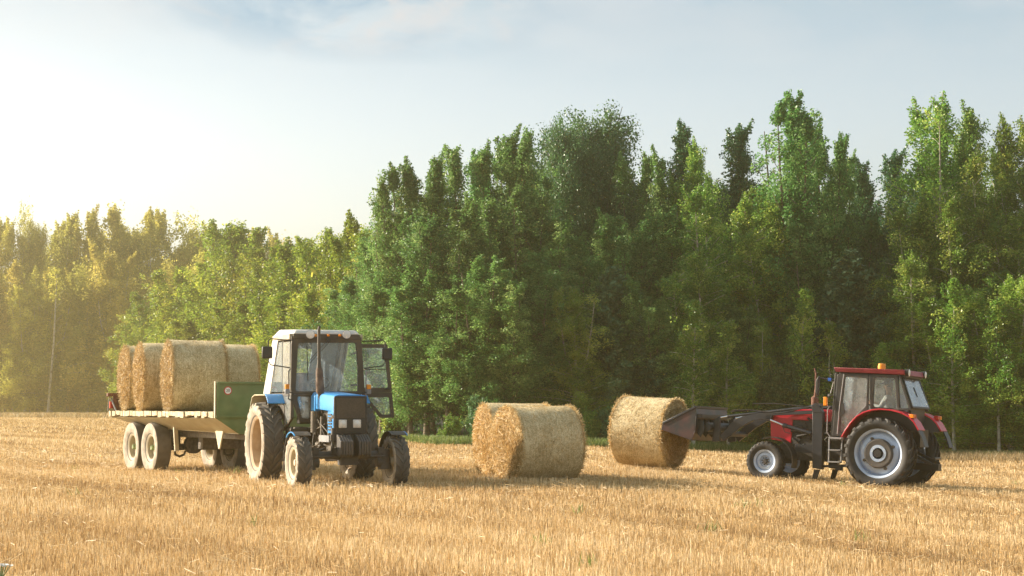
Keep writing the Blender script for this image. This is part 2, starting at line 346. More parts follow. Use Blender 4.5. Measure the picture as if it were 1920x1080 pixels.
# edge of the field: depth of the tree line for a photo column
EDGE = [(-600, 262), (0, 252), (230, 235), (330, 190), (480, 140), (620, 100), (720, 78), (800, 70), (950, 68), (1200, 71), (1450, 74), (1700, 73), (1920, 71), (2600, 66)]
def edge(px): return float(np.interp(px, [e[0] for e in EDGE], [e[1] for e in EDGE]))
edge_v = lambda px: np.interp(px, [e[0] for e in EDGE], [e[1] for e in EDGE])

# forest floor
fv, ff = [], []
cols = list(range(-600, 2601, 50))
for c in cols:
    e = edge(c)+.6+random.uniform(-.4, .4)
    for q, dd in enumerate((0, 6, 60, 230)):
        yy = min(e+dd, 498); xx = (c-CX)/F*(e) ; xx = xx*(yy/e) if abs(xx) < 150 else xx
        fv.append((xx, yy, gz(xx)+.02+(.0 if q == 0 else .1)))
for i in range(len(cols)-1):
    for q in range(3): ff.append((i*4+q, (i+1)*4+q, (i+1)*4+q+1, i*4+q+1))
me = bpy.data.meshes.new('forest_floor'); me.from_pydata(fv, [], ff); fo = bpy.data.objects.new('forest_floor', me); COL.objects.link(fo); tag(fo, kind='structure')
me.materials.append(mat('leaf_litter', (.035, .03, .018), (.08, .07, .035), .95, scale=.8, bump=.5, bscale=3))

# ---- stubble (uncountable): upright cut stalks + loose straw
def straw_mat():
    m = leafmat('straw', (.28, .165, .07), (.66, .44, .195), (.92, .74, .46), trans=.3, rough=.5, spec=.4, hue=0)
    return m
M['straw'] = straw_mat()
def bands(x, y):
    u = .83*x+.56*y
    return .55*np.sin(u*1.05+.7*np.sin(.13*(-.56*x+.83*y)))*np.clip(np.sin(u*.31+.8)+.4, 0, 1)+.35*np.sin(u*2.9+1)+.75*smooth_noise(u*1.5, (-.56*x+.83*y)*.16, 1.0)+.2*smooth_noise(x, y, .55)+.25*smooth_noise(x, y, 2.6)
def stalks(y0, y1, dens, w, h0, h1, lean=.12, lay=0):
    A = .60*(y1*y1-y0*y0)/2; N = int(A*dens)
    y = np.sqrt(RNG.uniform(y0*y0, y1*y1, N)); x = RNG.uniform(-.30, .30, N)*y
    u = .83*x+.56*y; v = -.56*x+.83*y; sp_ = .13                       # drilled rows
    k = RNG.random(N) < .8; ur = np.round(u/sp_)*sp_+RNG.normal(0, .014, N); u = np.where(k, ur, u); x = .83*u-.56*v; y = .56*u+.83*v
    px = CX+F*x/np.maximum(y, 1); ok = y < edge_v(px)-.3; x, y = x[ok], y[ok]; N = len(x)
    bd = bands(x, y); h = RNG.uniform(h0, h1, N)*(1+.28*bd); h *= np.where(RNG.random(N) < .03, 1.7, 1)
    th = RNG.uniform(0, np.pi, N); wx, wy = np.cos(th)*w/2, np.sin(th)*w/2
    lx, ly = RNG.normal(0, lean, N)*h, RNG.normal(0, lean, N)*h
    z = gzv(x)-.01
    V = np.zeros((N, 4, 3)); wt = .8
    V[:,0] = np.stack([x-wx, y-wy, z], 1); V[:,1] = np.stack([x+wx, y+wy, z], 1)
    V[:,2] = np.stack([x+wx*wt+lx, y+wy*wt+ly, z+h], 1); V[:,3] = np.stack([x-wx*wt+lx, y-wy*wt+ly, z+h], 1)
    tint = np.clip(.53+.25*RNG.normal(0, 1, N)+.30*bd, 0, 1)
    return V, tint
def lying(y0, y1, dens, w, L, hz):
    A = .60*(y1*y1-y0*y0)/2; N = int(A*dens)
    y = np.sqrt(RNG.uniform(y0*y0, y1*y1, N)); x = RNG.uniform(-.30, .30, N)*y
    cl = smooth_noise(x, y, 1.9)+.6*smooth_noise(x+9, y, 5.1); ok = (cl+RNG.normal(0, .35, N) > .25) & (y < edge_v(CX+F*x/y)-.5); x, y = x[ok], y[ok]; N = len(x)
    th = RNG.uniform(0, 2*np.pi, N); el = RNG.normal(0, .3, N); ln = RNG.uniform(.4, 1.2, N)*L
    dx, dy, dz = np.cos(th)*np.cos(el), np.sin(th)*np.cos(el), np.sin(el)
    z = gzv(x)+RNG.uniform(.3, 1.05, N)*hz; V = np.zeros((N, 4, 3)); c = np.stack([x, y, z], 1); d = np.stack([dx, dy, dz], 1)*(ln/2)[:, None]
    s = np.stack([-dy*.4, dx*.4, np.full(N, .9)], 1)*w/2
    V[:,0] = c-d-s; V[:,1] = c+d-s; V[:,2] = c+d+s; V[:,3] = c-d+s
    return V, np.clip(.78+.15*RNG.normal(0, 1, N), 0, 1)
parts = [stalks(10, 24, 750, .0055, .06, .125), stalks(24, 48, 330, .0085, .06, .13), stalks(48, 95, 60, .02, .06, .13), stalks(95, 255, 8, .06, .07, .14),
         lying(10, 30, 28, .0045, .17, .11), lying(30, 60, 30, .008, .22, .12)]
quad_object('stubble', np.concatenate([p[0] for p in parts]), M['straw'], np.concatenate([p[1] for p in parts]))
tag(bpy.data.objects['stubble'], 'golden cut stubble and loose straw covering the harvested field', 'stubble', kind='stuff')
# green weeds between the stubble
def blades(pts, h, w, sd):
    r = np.random.default_rng(sd); N = len(pts); th = r.uniform(0, np.pi, N); hh = h*r.uniform(.5, 1.2, N)
    s = np.stack([np.cos(th), np.sin(th), 0*th], 1)*w/2; top = np.stack([r.normal(0, .35, N)*hh, r.normal(0, .35, N)*hh, hh], 1)
    V = np.zeros((N, 4, 3)); V[:,0] = pts-s; V[:,1] = pts+s; V[:,2] = pts+top*.7+s*.7; V[:,3] = pts+top
    return V, np.clip(r.normal(.5, .25, N), 0, 1)
M['grass'] = leafmat('grass', (.09, .14, .03), (.19, .26, .06), (.42, .42, .16), trans=.4, rough=.5)
P = []
for k in range(22):
    y = math.sqrt(random.uniform(140, 2500)); x = random.uniform(-.29, .29)*y
    for j in range(14): P.append((x+random.gauss(0, .05), y+random.gauss(0, .05), gz(x)+.03))
V, tn = blades(np.array(P), .15, .014, 3)
tag(quad_object('weeds', V, M['grass'], tn), 'small green weeds sprouting between the stubble stalks', 'weeds', kind='stuff')
# grass verge along the wood
N = 30000; px = RNG.uniform(620, 2050, N); e = edge_v(px)+RNG.uniform(-1.6, 1.6, N)*(.8+.6*np.sin(px*.031)*np.sin(px*.011))+.5*np.sin(px*.02)+.3; x = (px-CX)/F*e
V, tn = blades(np.stack([x, e, gzv(x)], 1), .34, .03, 4)
tag(quad_object('verge_grass', V, M['grass'], tn), 'strip of green grass between the stubble field and the wood', 'grass', kind='stuff')
# tall dry grass at the far left and right field margins
M['drygrass'] = leafmat('dry_grass', (.30, .19, .08), (.48, .35, .18), (.66, .54, .32), trans=.35, rough=.6, hue=0)
N = 9000; px = RNG.uniform(-60, 330, N); e = edge_v(px)-RNG.uniform(0, 30, N); x = (px-CX)/F*e
V1, t1 = blades(np.stack([x, e, gzv(x)], 1), .6, .15, 6)
N = 5000; px = RNG.uniform(1740, 2050, N); e = edge_v(px)-RNG.uniform(-1, 5, N); x = (px-CX)/F*e
V2, t2 = blades(np.stack([x, e, gzv(x)], 1), .35, .03, 7)
tag(quad_object('dry_grass', np.concatenate([V1, V2]), M['drygrass'], np.concatenate([t1, t2])), 'pale dry grass left standing at the field margins', 'grass', kind='stuff')

# ================================================================== TREES
M['bark'] = mat('grey_bark', (.10, .08, .055), (.20, .16, .11), .9, scale=6, bump=.5)
M['birchbark'] = mat('birch_bark', (.42, .38, .32), (.12, .10, .08), .8, scale=3.5, bump=.3, lo=.5, hi=.68)
LM = {'aspen': leafmat('aspen_leaves', (.055, .14, .03), (.155, .31, .075), (.36, .48, .16), .5, .42, .4),
      'birch': leafmat('birch_leaves', (.075, .17, .025), (.22, .38, .055), (.52, .56, .12), .54, .4, .5),
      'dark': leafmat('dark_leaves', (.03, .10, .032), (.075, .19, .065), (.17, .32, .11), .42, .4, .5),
      'bright': leafmat('willow_leaves', (.09, .16, .018), (.24, .33, .035), (.52, .52, .07), .5, .45, .4),
      'far': leafmat('haze_tinted_birch_leaves', (.22, .22, .04), (.50, .45, .08), (.74, .64, .18), .62, .5, .3),  # golden haze glow of the far wood is painted into these leaf colours
      'pine': leafmat('pine_needles', (.03, .08, .035), (.07, .14, .06), (.15, .22, .10), .2, .5, .3),
      'juniper': leafmat('juniper_needles', (.045, .09, .025), (.09, .15, .045), (.17, .22, .08), .2, .6, .2)}
def leaves(C, spread, per, size, rng, tintc, droop=0, flat=False, aspect=1.5):
    """C: (K,3) clump centres; spread (K,)"""
    K = len(C); N = K*per; idx = np.repeat(np.arange(K), per)
    d = rng.normal(0, 1, (N, 3)); d /= np.maximum(np.linalg.norm(d, axis=1)[:, None], 1e-6); rr = rng.uniform(.15, 1, N)**.55
    off = d*(rr*spread[idx])[:, None]; off[:, 2] *= 1.15
    if droop: off[:, 2] -= np.abs(rng.normal(0, droop, N))*spread[idx]
    keep = rng.random(N) < np.clip((spread[idx]/max(np.median(spread), 1e-6))**1.6, .1, 1.6)/1.25
    idx = idx[keep]; off = off[keep]; d = d[keep]; N = len(idx)
    c = C[idx]+off
    nrm = rng.normal(0, 1, (N, 3))+d*.8+np.array([0, 0, .5]); nrm /= np.linalg.norm(nrm, axis=1)[:, None]
    a = np.cross(nrm, rng.normal(0, 1, (N, 3))); a /= np.maximum(np.linalg.norm(a, axis=1)[:, None], 1e-6); b_ = np.cross(nrm, a)
    s = size*rng.uniform(.55, 1.3, N)/2; a *= (s*aspect)[:, None]; b_ *= s[:, None]
    V = np.zeros((N, 4, 3)); V[:,0] = c-a; V[:,1] = c+b_-a*.1; V[:,2] = c+a; V[:,3] = c-b_-a*.1
    return V, np.clip(tintc[idx]+rng.normal(0, .17, N), 0, 1)
def make_tree(kind, seed, H, Wd, nb, lf, per, base=.1, prof='col', lean=0, bark='bark', up=.9, spread=.55, tr=.13, forks=0, droop=0, leader=5, lmat=None, gap=.0):
    rng = np.random.default_rng(seed); rn = random.Random(seed)
    tb = MB(); n = 12; path = []
    for i in range(n+1):
        t = i/n; path.append(Vector((lean*H*t*t*.1+.015*H*math.sin(t*5+seed)*t, .015*H*math.sin(t*4+seed*2)*t, H*t*.97)))
    rs = [max(.012, tr*(1-i/n)**.85+(.05*tr if i else .4*tr)) for i in range(n+1)]
    tb.tube(path, rs, 8)
    def P_(t):
        q = t*n; i = min(int(q), n-1); return path[i].lerp(path[i+1], q-i)
    stems = []
    for q_ in range(forks):
        ts = rn.uniform(.25, .5); te = rn.uniform(.80, .97); a_ = rn.uniform(0, 6.28)+q_*6.28/max(forks, 1); oo = Wd*rn.uniform(.35, .62); b_ = P_(ts)
        e_ = Vector((b_.x+math.cos(a_)*oo, b_.y+math.sin(a_)*oo, H*te)); pp = [b_, b_.lerp(e_, .35)+Vector((math.cos(a_), math.sin(a_), 0))*oo*.25, b_.lerp(e_, .7)+Vector((math.cos(a_), math.sin(a_), 0))*oo*.15, e_]
        tb.tube(pp, [tr*.5, tr*.4, tr*.28, .015], 6); stems.append((ts, te, pp))
    def side_pt(st, t):
        u_ = min(.999, (t-st[0])/(st[1]-st[0]))*3; i_ = int(u_); return st[2][i_].lerp(st[2][i_+1], u_-i_)
    C, S, T = [], [], []
    lobes = [(rn.uniform(0, 6.28), rn.uniform(0, 6.28), rn.uniform(2.5, 7)) for _ in range(3)]
    for k in range(nb):
        t = base+(1-base)*((k+.5)/nb)**.92; az = k*2.39996+rn.uniform(-.5, .5)
        if gap and rn.random() < gap: continue
        s = (t-base)/(1-base)
        if prof == 'col': w = min(1, (s+.12)*4.0)*(1-s**1.6)
        elif prof == 'cone': w = (1-s)**.95*min(1, (s+.1)*7)
        elif prof == 'round': w = math.sqrt(max(0, 1-((s-.5)/.52)**2))
        elif prof == 'round2': w = .35*min(1, (s+.1)*5)+.75*math.sqrt(max(0, 1-((s-.62)/.42)**2))*.8
        elif prof == 'birch': w = (1-s)**.62*min(1, (s+.2)*3)
        else: w = 1-s
        lob = 1+.28*sum(math.sin(l[2]*s*2+l[0]+math.cos(az-l[1])*2) for l in lobes)/1.6
        L = Wd*w*lob*rn.choice([rn.uniform(.45, .8), rn.uniform(.8, 1.15), rn.uniform(.9, 1.3)])+.15
        el = up*rn.uniform(.7, 1.25)*(.6+.6*s)
        p0 = P_(t*.97)
        if stems and rn.random() < .62:
            st_ = rn.choice(stems)
            if st_[0]+.05 < t < st_[1]: p0 = side_pt(st_, t); L *= .72
        d = Vector((math.cos(az)*math.cos(el), math.sin(az)*math.cos(el), math.sin(el)))
        pts = [p0]; m_ = 4
        for j in range(m_):
            d = (d+Vector((rn.uniform(-.2, .2), rn.uniform(-.2, .2), rn.uniform(-.05, .15)-droop*.25))).normalized(); pts.append(pts[-1]+d*L/m_)
        br = max(.008, rs[min(int(t*n), n)]*.45)
        if L > .5: tb.tube(pts, [br, br*.75, br*.55, max(.018, br*.35), .014], 5, False)
        nc = max(2, int(L/(spread*.55)))
        tc_ = rn.uniform(.12, .85)
        for j in range(nc):
            q = .22+.78*(j+rn.random())/nc; i = min(int(q*m_), m_-1); c = pts[i].lerp(pts[i+1], q*m_-i)
            sz = spread*rn.uniform(.55, 1.15)*(.65+.35*w)
            C.append(c+Vector((rn.gauss(0, 1), rn.gauss(0, 1), rn.gauss(0, 1)))*spread*.38); S.append(sz); T.append(tc_+rn.uniform(-.12, .12))
            if rn.random() < .45:
                C.append(c+Vector((rn.gauss(0, 1), rn.gauss(0, 1), rn.gauss(0, .7)))*spread*.6); S.append(sz*.6); T.append(tc_+rn.uniform(-.1, .15))
    for k in range(leader):                          # thin top shoots
        b0 = P_(rn.uniform(.84, .98)) if not stems or rn.random() < .5 else rn.choice(stems)[2][-1]*1.0-Vector((0,0,rn.uniform(.05,.5))); az = rn.uniform(0, 6.28); hh = H*rn.uniform(.025, .085); dd = Vector((math.cos(az)*.35*hh+rn.uniform(-.5,.5)*(Wd*.2), math.sin(az)*.35*hh, hh))
        for j in range(12):
            q = (j+1)/12; C.append(b0+dd*q+Vector((rn.gauss(0,.04),rn.gauss(0,.04),0))); S.append(spread*(.22+.38*(1-q))); T.append(.5)
        tb.tube([b0, b0+dd], [.03, .014], 4, False)
    C = np.array([tuple(c) for c in C]); S = np.array(S); T = np.array(T)
    V, tn = leaves(C, S, per, lf, rng, T, droop=droop)
    r = bpy.data.objects.new(kind, None); COL.objects.link(r)
    tb.build('trunk', M[bark], r, smooth=60); quad_object('crown', V, LM[lmat or 'aspen'], tn, parent=r)
    return r
def make_pine(seed, H, Wd, nwh, lf, per, lmat='pine', name='pine_tree'):
    rng = np.random.default_rng(seed); rn = random.Random(seed); tb = MB()
    tb.tube([(0,0,0), (.05,0,H*.5), (0,.05,H)], [.14, .09, .015], 8); C, S, T = [], [], []
    for w in range(nwh):
        s = w/(nwh-1); z = H*(.08+.9*s); L = Wd*(1-s)**.8+.12; nb = 6 if s < .8 else 5
        for k in range(nb):
            az = k*6.283/nb+rn.uniform(-.3, .3)+w; LL = L*rn.uniform(.6, 1.2)
            p0 = Vector((0,0,z)); d = Vector((math.cos(az), math.sin(az), .25+.3*s)); p1 = p0+d*LL; p2 = p1+Vector((d.x, d.y, 1.2))*LL*.2
            tb.tube([p0, p1, p2], [.03*(1-s)+.008, .015, .006], 5, False)
            m_ = max(3, int(LL/.16)); tt = rn.uniform(.3, .7)
            for j in range(m_):
                q = .2+.8*(j+.5)/m_; c = p0.lerp(p1, min(1, q*1.2)) if q < .83 else p1.lerp(p2, (q-.83)/.17)
                for side in (-1, 0, 1):
                    C.append(c+Vector((-d.y, d.x, 0)).normalized()*side*LL*.22*(1.2-q)+Vector((0,0,rn.gauss(.03,.05)))); S.append(.17+.05*rn.random()); T.append(tt+.25*q-.12)
    C = np.array([tuple(c) for c in C]); V, tn = leaves(C, np.array(S), per, lf, rng, np.array(T), aspect=3.2)
    r = bpy.data.objects.new(name, None); COL.objects.link(r)
    tb.build('trunk', M['bark'], r, smooth=60); quad_object('crown', V, LM[lmat], tn, parent=r)
    return r
def make_bush(seed, H, Wd, nst, lf, per, lmat, name='shrub', spread=.28, upright=.8, droop=0):
    rng = np.random.default_rng(seed); rn = random.Random(seed); tb = MB(); C, S, T = [], [], []
    for k in range(nst):
        az = rn.uniform(0, 6.28); L = H*rn.uniform(.5, 1.05); o = Wd*rn.uniform(.1, 1)*(1.25-L/H*.7)
        p = [Vector((rn.gauss(0, .08), rn.gauss(0, .08), 0))]; e = Vector((math.cos(az)*o, math.sin(az)*o, L*upright))
        p += [p[0]+e*.5+Vector((0,0,.1*L)), p[0]+e]
        tb.tube(p, [.025, .015, .005], 5, False); m_ = max(4, int(L/(spread*.5))); tt = rn.uniform(.3, .7)
        for j in range(m_):
            q = .12+.88*(j+rn.random())/m_; c = p[0].lerp(p[1], q*2) if q < .5 else p[1].lerp(p[2], q*2-1)
            C.append(c+Vector((rn.gauss(0, .12), rn.gauss(0, .12), rn.gauss(0, .08)))); S.append(spread*rn.uniform(.6, 1.2)*(1.15-.6*q)); T.append(tt+rn.uniform(-.12, .12))
    C = np.array([tuple(c) for c in C]); V, tn = leaves(C, np.array(S), per, lf, rng, np.array(T), droop=droop)
    r = bpy.data.objects.new(name, None); COL.objects.link(r)
    tb.build('stem', M['bark'], r, smooth=60); quad_object('foliage', V, LM[lmat], tn, parent=r)
    return r
PROTO = {
 'aspen': [make_tree('aspen_tree', 11+i, 14, 2.35, 135, .078, 62, forks=3, base=(.07, .2, .1, .22)[i], prof='col', up=1.0, spread=.46, leader=22, lmat='aspen') for i in range(4)],
 'birch': [make_tree('birch_tree', 31+i, 14, 2.7, 145, .072, 62, forks=2, base=.06, prof='birch', up=.75, spread=.46, droop=.6, leader=16, bark='birchbark', lmat='birch') for i in range(3)],
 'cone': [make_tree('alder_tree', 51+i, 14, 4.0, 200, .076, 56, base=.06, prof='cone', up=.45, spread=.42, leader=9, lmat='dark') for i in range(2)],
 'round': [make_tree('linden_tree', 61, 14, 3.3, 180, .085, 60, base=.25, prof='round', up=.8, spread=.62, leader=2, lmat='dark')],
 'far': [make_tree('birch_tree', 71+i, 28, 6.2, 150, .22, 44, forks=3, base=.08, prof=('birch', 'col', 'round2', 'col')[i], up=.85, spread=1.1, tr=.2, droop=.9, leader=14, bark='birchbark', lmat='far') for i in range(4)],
 'bright': [make_tree('willow_tree', 81+i, 14, 3.4, 125, .115, 64, forks=3, base=.04, prof='col', up=.95, spread=.7, leader=9, lmat='bright') for i in range(3)],
 'pine': [make_pine(91, 9, 2.3, 15, .085, 22), make_pine(92, 9, 1.8, 16, .085, 22)],
 'bush': [make_bush(101+i, 2.6, 1.2, 30, .07, 44, 'birch') for i in range(2)]+[make_bush(104, 2.6, 1.2, 30, .07, 44, 'dark')],
 'juniper': [make_bush(111, 3.2, .75, 30, .05, 44, 'juniper', 'juniper_bush', spread=.24, upright=1.0)],
}
PH = {'aspen': 14, 'birch': 14, 'cone': 14, 'round': 14, 'far': 28, 'bright': 14, 'pine': 9, 'bush': 2.6, 'juniper': 3.2}
SLIM = [make_tree('birch_tree', 131+i, 9, 1.1, 46, .075, 40, base=.3, prof='birch', up=.8, spread=.4, droop=.5, leader=4, bark='birchbark', lmat='birch', tr=.085) for i in range(2)]
PROTO['slim'] = SLIM; PH['slim'] = 9
TOP = {}
for kk, lst in PROTO.items():
    for rt in lst:
        cm = [c for c in rt.children if c.name.split('.')[0] in ('crown', 'foliage')][0].data; zz = np.empty(len(cm.vertices)*3, dtype=np.float32); cm.vertices.foreach_get('co', zz); TOP[rt.name] = float(np.quantile(zz[2::3], .9985))
used = set(); cnt = {}
def plant(kind, px, ytop, Y, label, group, wide=1.0, var=None):
    pr = PROTO[kind]; cnt[kind] = cnt.get(kind, -1)+1; i = (cnt[kind] if var is None else var) % len(pr); root = pr[i]; ph = TOP[root.name]
    if id(root) in used: root = copy_tree(root)
    else: used.add(id(root))
    g = at(px, HOR, Y); z0 = gz(g.x); zt = at(px, ytop, Y).z
    s = (zt-z0)/ph; sxy = (s*.5+.5*(1 if kind != 'far' else 1))*wide
    if kind in ('bush', 'juniper'): sxy = s*wide
    root.location = (g.x, Y, z0-.05); root.scale = (sxy, sxy, s); root.rotation_euler = (0, 0, random.uniform(0, 6.28))
    tag(root, label, {'far': 'tree', 'bush': 'shrub', 'juniper': 'shrub'}.get(kind, 'tree'), group)
    return root
# skyline of the near wood (px, top y, depth, kind, wide, label)
G1 = 'tall trees on the skyline of the near wood'
SKY = [(722,350,84,'aspen',.95,'grey green tree forming the low left shoulder of the tall wood'),
 (768,300,80,'aspen',1.0,'twiggy tree with the tallest shoots at the left shoulder of the wood'),
 (812,312,83,'aspen',.9,'narrow tree just right of the left shoulder of the tall wood'),
 (852,272,80,'aspen',1.0,'tree with two bare leader shoots left of the first high peak'),
 (895,285,84,'aspen',.9,'slim tree in the dip left of the twin spired aspens'),
 (950,243,80,'aspen',1.0,'left one of the twin spired aspens beside the round crown'),
 (996,248,83,'aspen',.95,'right one of the twin spired aspens beside the round crown'),
 (1062,224,86,'round',.62,'smaller rounded dark crown leaning on the big round crown'),
 (1128,212,88,'round',1.0,'big dark round crowned tree rising highest at the middle of the wood'),
 (1215,285,84,'aspen',.9,'light green tree filling the dip right of the big round crown'),
 (1275,238,86,'cone',.95,'dark pointed tree first to the right of the big round crown'),
 (1312,268,84,'birch',.75,'slender pale tree leaning against the first dark pointed tree'),
 (1385,240,86,'cone',1.1,'dark cone shaped tree midway between round crown and ragged aspen'),
 (1440,350,82,'birch',.8,'low light green tree in the dip left of the ragged aspen'),
 (1492,178,80,'aspen',1.15,'tall ragged open crowned aspen above the front loader'),
 (1535,232,81,'aspen',.85,'second ragged stem close right of the tall ragged aspen'),
 (1575,262,82,'aspen',.7,'short leaning side stem right of the ragged aspen pair'),
 (1612,305,88,'cone',.9,'small dark tree top in the gap above the red tractor'),
 (1680,288,87,'cone',1.0,'dark pointed tree immediately left of the great birch'),
 (1770,182,79,'birch',1.15,'great tall birch with white stem above the red tractor cab'),
 (1822,205,81,'birch',.9,'second birch stem touching the great tall birch on its right'),
 (1885,225,78,'birch',1.0,'tall spire topped birch near the right edge of the picture'),
 (1935,300,77,'birch',1.0,'birch cut by the right edge of the picture'),
 (2010,260,78,'birch',1.0,'birch just outside the right edge of the picture')]
for px, yt, Y, k, w, lab in SKY: plant(k, px, yt, Y, lab, G1, w)
# middle rows and front rows, tops hand-read from the photo
MIDL = [(690,440,86,'aspen'),(745,400,80,'aspen'),(800,400,77,'aspen'),(860,390,76,'aspen'),(915,370,77,'aspen'),(975,350,78,'aspen'),(1035,400,78,'aspen'),
 (1085,440,79,'aspen'),(1150,400,82,'aspen'),(1205,420,80,'aspen'),(1255,390,80,'aspen'),(1330,350,79,'birch'),(1400,370,80,'birch'),(1460,380,79,'birch'),(1520,400,79,'aspen'),(1580,400,82,'aspen'),
 (1630,400,84,'cone'),(1690,400,84,'cone'),(1740,380,78,'birch'),(1800,370,77,'birch'),(1860,380,77,'birch'),(1925,400,76,'birch')]
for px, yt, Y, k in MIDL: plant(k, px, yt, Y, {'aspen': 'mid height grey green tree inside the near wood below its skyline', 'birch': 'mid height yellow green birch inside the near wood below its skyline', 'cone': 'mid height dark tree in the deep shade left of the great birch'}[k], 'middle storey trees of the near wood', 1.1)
FRL = [(655,520,88,'aspen',1.1),(715,520,80,'aspen',1.1),(770,500,76,'aspen',1.05),(838,540,74.5,'aspen',1.05),(900,480,74,'aspen',1.05),(960,520,73.5,'aspen',1),(1010,470,75,'aspen',1),
 (1080,540,74.5,'birch',.9),(1170,520,76,'aspen',.9),(1235,560,75,'aspen',.9),(1310,470,76,'birch',.9),(1290,600,75.5,'birch',.6),(1370,560,77,'aspen',.9),(1430,600,76.5,'birch',.8),(1500,580,78,'aspen',.9),(1560,600,78.5,'aspen',.9),
 (1665,560,76,'birch',.85),(1715,480,75,'birch',1.0),(1770,560,74,'birch',1.05),(1830,540,73.5,'birch',1.05),(1895,520,73,'birch',1.1),(1950,560,72.5,'birch',1.0)]
for px, yt, Y, k, w in FRL: plant(k, px, yt, Y, 'low leafy aspen in the front row of the near wood' if k == 'aspen' else 'low yellow green birch in the front row of the near wood', 'front row trees of the near wood', w*1.1)
plant('pine', 1150, 500, 76, 'grey green pine half hidden among broadleaf trees above the held bale', 'pines of the near wood', 1.15, 0)
plant('pine', 1205, 600, 75, 'lower pine leaning out beside the pine above the held bale', 'pines of the near wood', 1.0, 1)
plant('pine', 1600, 470, 76, 'tall bluish pine in the dark gap above the red tractor', 'pines of the near wood', 1.25, 0)
plant('pine', 1675, 400, 82, 'slim pine with upright candles beside the great birch', 'pines of the near wood', .8, 1)
# dark backing trees deep in the wood
for k, px in enumerate(range(700, 2080, 62)):
    sk = float(np.interp(px, [s[0] for s in SKY], [s[1] for s in SKY]))
    plant('cone' if k % 2 else 'aspen', px+random.uniform(-15, 15), sk+75+random.uniform(0, 50), 92+random.uniform(0, 6), 'shaded tree standing deep inside the near wood behind the others', 'trees deep in the near wood', 1.35)
# young bright trees between the two woods
G4 = 'bright yellow green young trees behind trailer and blue tractor'
for px, yt, Y, w, lab in [(252,575,205,1.0,'leftmost small sunlit tree at the tip of the young wood'),(292,540,190,1.1,None),(338,505,178,1.1,None),(392,485,168,1.1,None),(432,415,165,1.0,'tallest of the bright young trees, right above the trailer bales'),(478,470,150,1.1,None),
   (520,455,140,1.0,None),(565,450,130,1.0,None),(612,432,118,.95,None),(655,405,106,.85,'bright young tree with bare shoots touching the dark wood'),(690,425,98,.85,None),
   (350,600,165,1.1,None),(420,570,150,1.1,None),(470,560,138,1.1,None),(530,550,124,1.05,None),(585,540,112,1.0,None),(640,560,98,1.0,None),(505,620,128,1.0,None),(300,610,185,1.0,None),(560,640,115,1.0,None),(618,660,100,.9,None),(680,640,90,.9,None)]:
    plant('bright', px, yt, Y, lab or 'bushy sunlit young tree between the far and near woods', G4, w*(1.4 if Y > 120 else 1.1))
# far hazy wood
G5 = 'golden hazy birches of the far wood'
FAR = [(-40,410),(8,412),(57,390),(100,425),(135,400),(172,392),(222,398),(258,425),(292,393),(330,470),(372,408),(405,430),(470,440),(505,432),(548,450),(590,455)]
FLAB = {57: 'thin top heavy hazy birch sticking up at the far left', 172: 'broad golden hazy birch above the leaning bare trunk', 292: 'tall hazy birch left of the deep notch in the far wood', 330: 'short hazy birch standing in the deep notch of the far wood', 372: 'hazy birch right of the deep notch in the far wood'}
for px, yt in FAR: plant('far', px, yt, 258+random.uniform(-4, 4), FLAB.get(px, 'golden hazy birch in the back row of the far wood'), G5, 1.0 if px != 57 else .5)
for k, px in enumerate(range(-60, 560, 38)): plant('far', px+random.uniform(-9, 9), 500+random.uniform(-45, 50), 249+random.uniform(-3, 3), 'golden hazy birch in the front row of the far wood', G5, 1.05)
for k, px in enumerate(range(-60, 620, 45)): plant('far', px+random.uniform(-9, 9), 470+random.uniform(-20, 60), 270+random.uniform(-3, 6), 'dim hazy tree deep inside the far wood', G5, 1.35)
# bare birch stem leaning in front of the far wood
g = at(95, HOR, 244); mbt = MB(); top = at(107, 512, 244); bot = at(93, 735, 244)
q0 = Vector((bot.x-.2, 244, 0)); mbt.tube([q0, bot, at(101, 640, 244), top], [.22, .18, .14, .05], 7)
for k in range(5):
    a = at(101+random.uniform(-1, 4), 560+k*22, 244); mbt.tube([a, a+Vector((random.choice((-1, 1))*1.1, 0, 1.2))], [.04, .015], 4)
root = empty('birch_tree', Matrix.Translation(q0), 'bare pale leaning birch trunk in front of the far hazy wood', 'tree')
o = mbt.build('trunk', M['birchbark'], root, smooth=60); o.matrix_parent_inverse = Matrix.Translation(q0).inverted()
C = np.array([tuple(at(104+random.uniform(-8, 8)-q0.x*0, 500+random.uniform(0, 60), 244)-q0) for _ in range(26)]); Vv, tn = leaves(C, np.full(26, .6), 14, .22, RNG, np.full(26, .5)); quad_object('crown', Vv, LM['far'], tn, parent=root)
for px, yt, dy in [(1300,560,.6),(1365,600,.8),(1508,540,.9),(1563,600,.7),(1788,520,.5),(1872,560,.6),(1660,640,.8)]:
    plant('slim', px, yt, edge(px)+dy, 'slim young birch with pale stem standing at the very edge of the wood', 'slim birches at the field edge', 1.0)
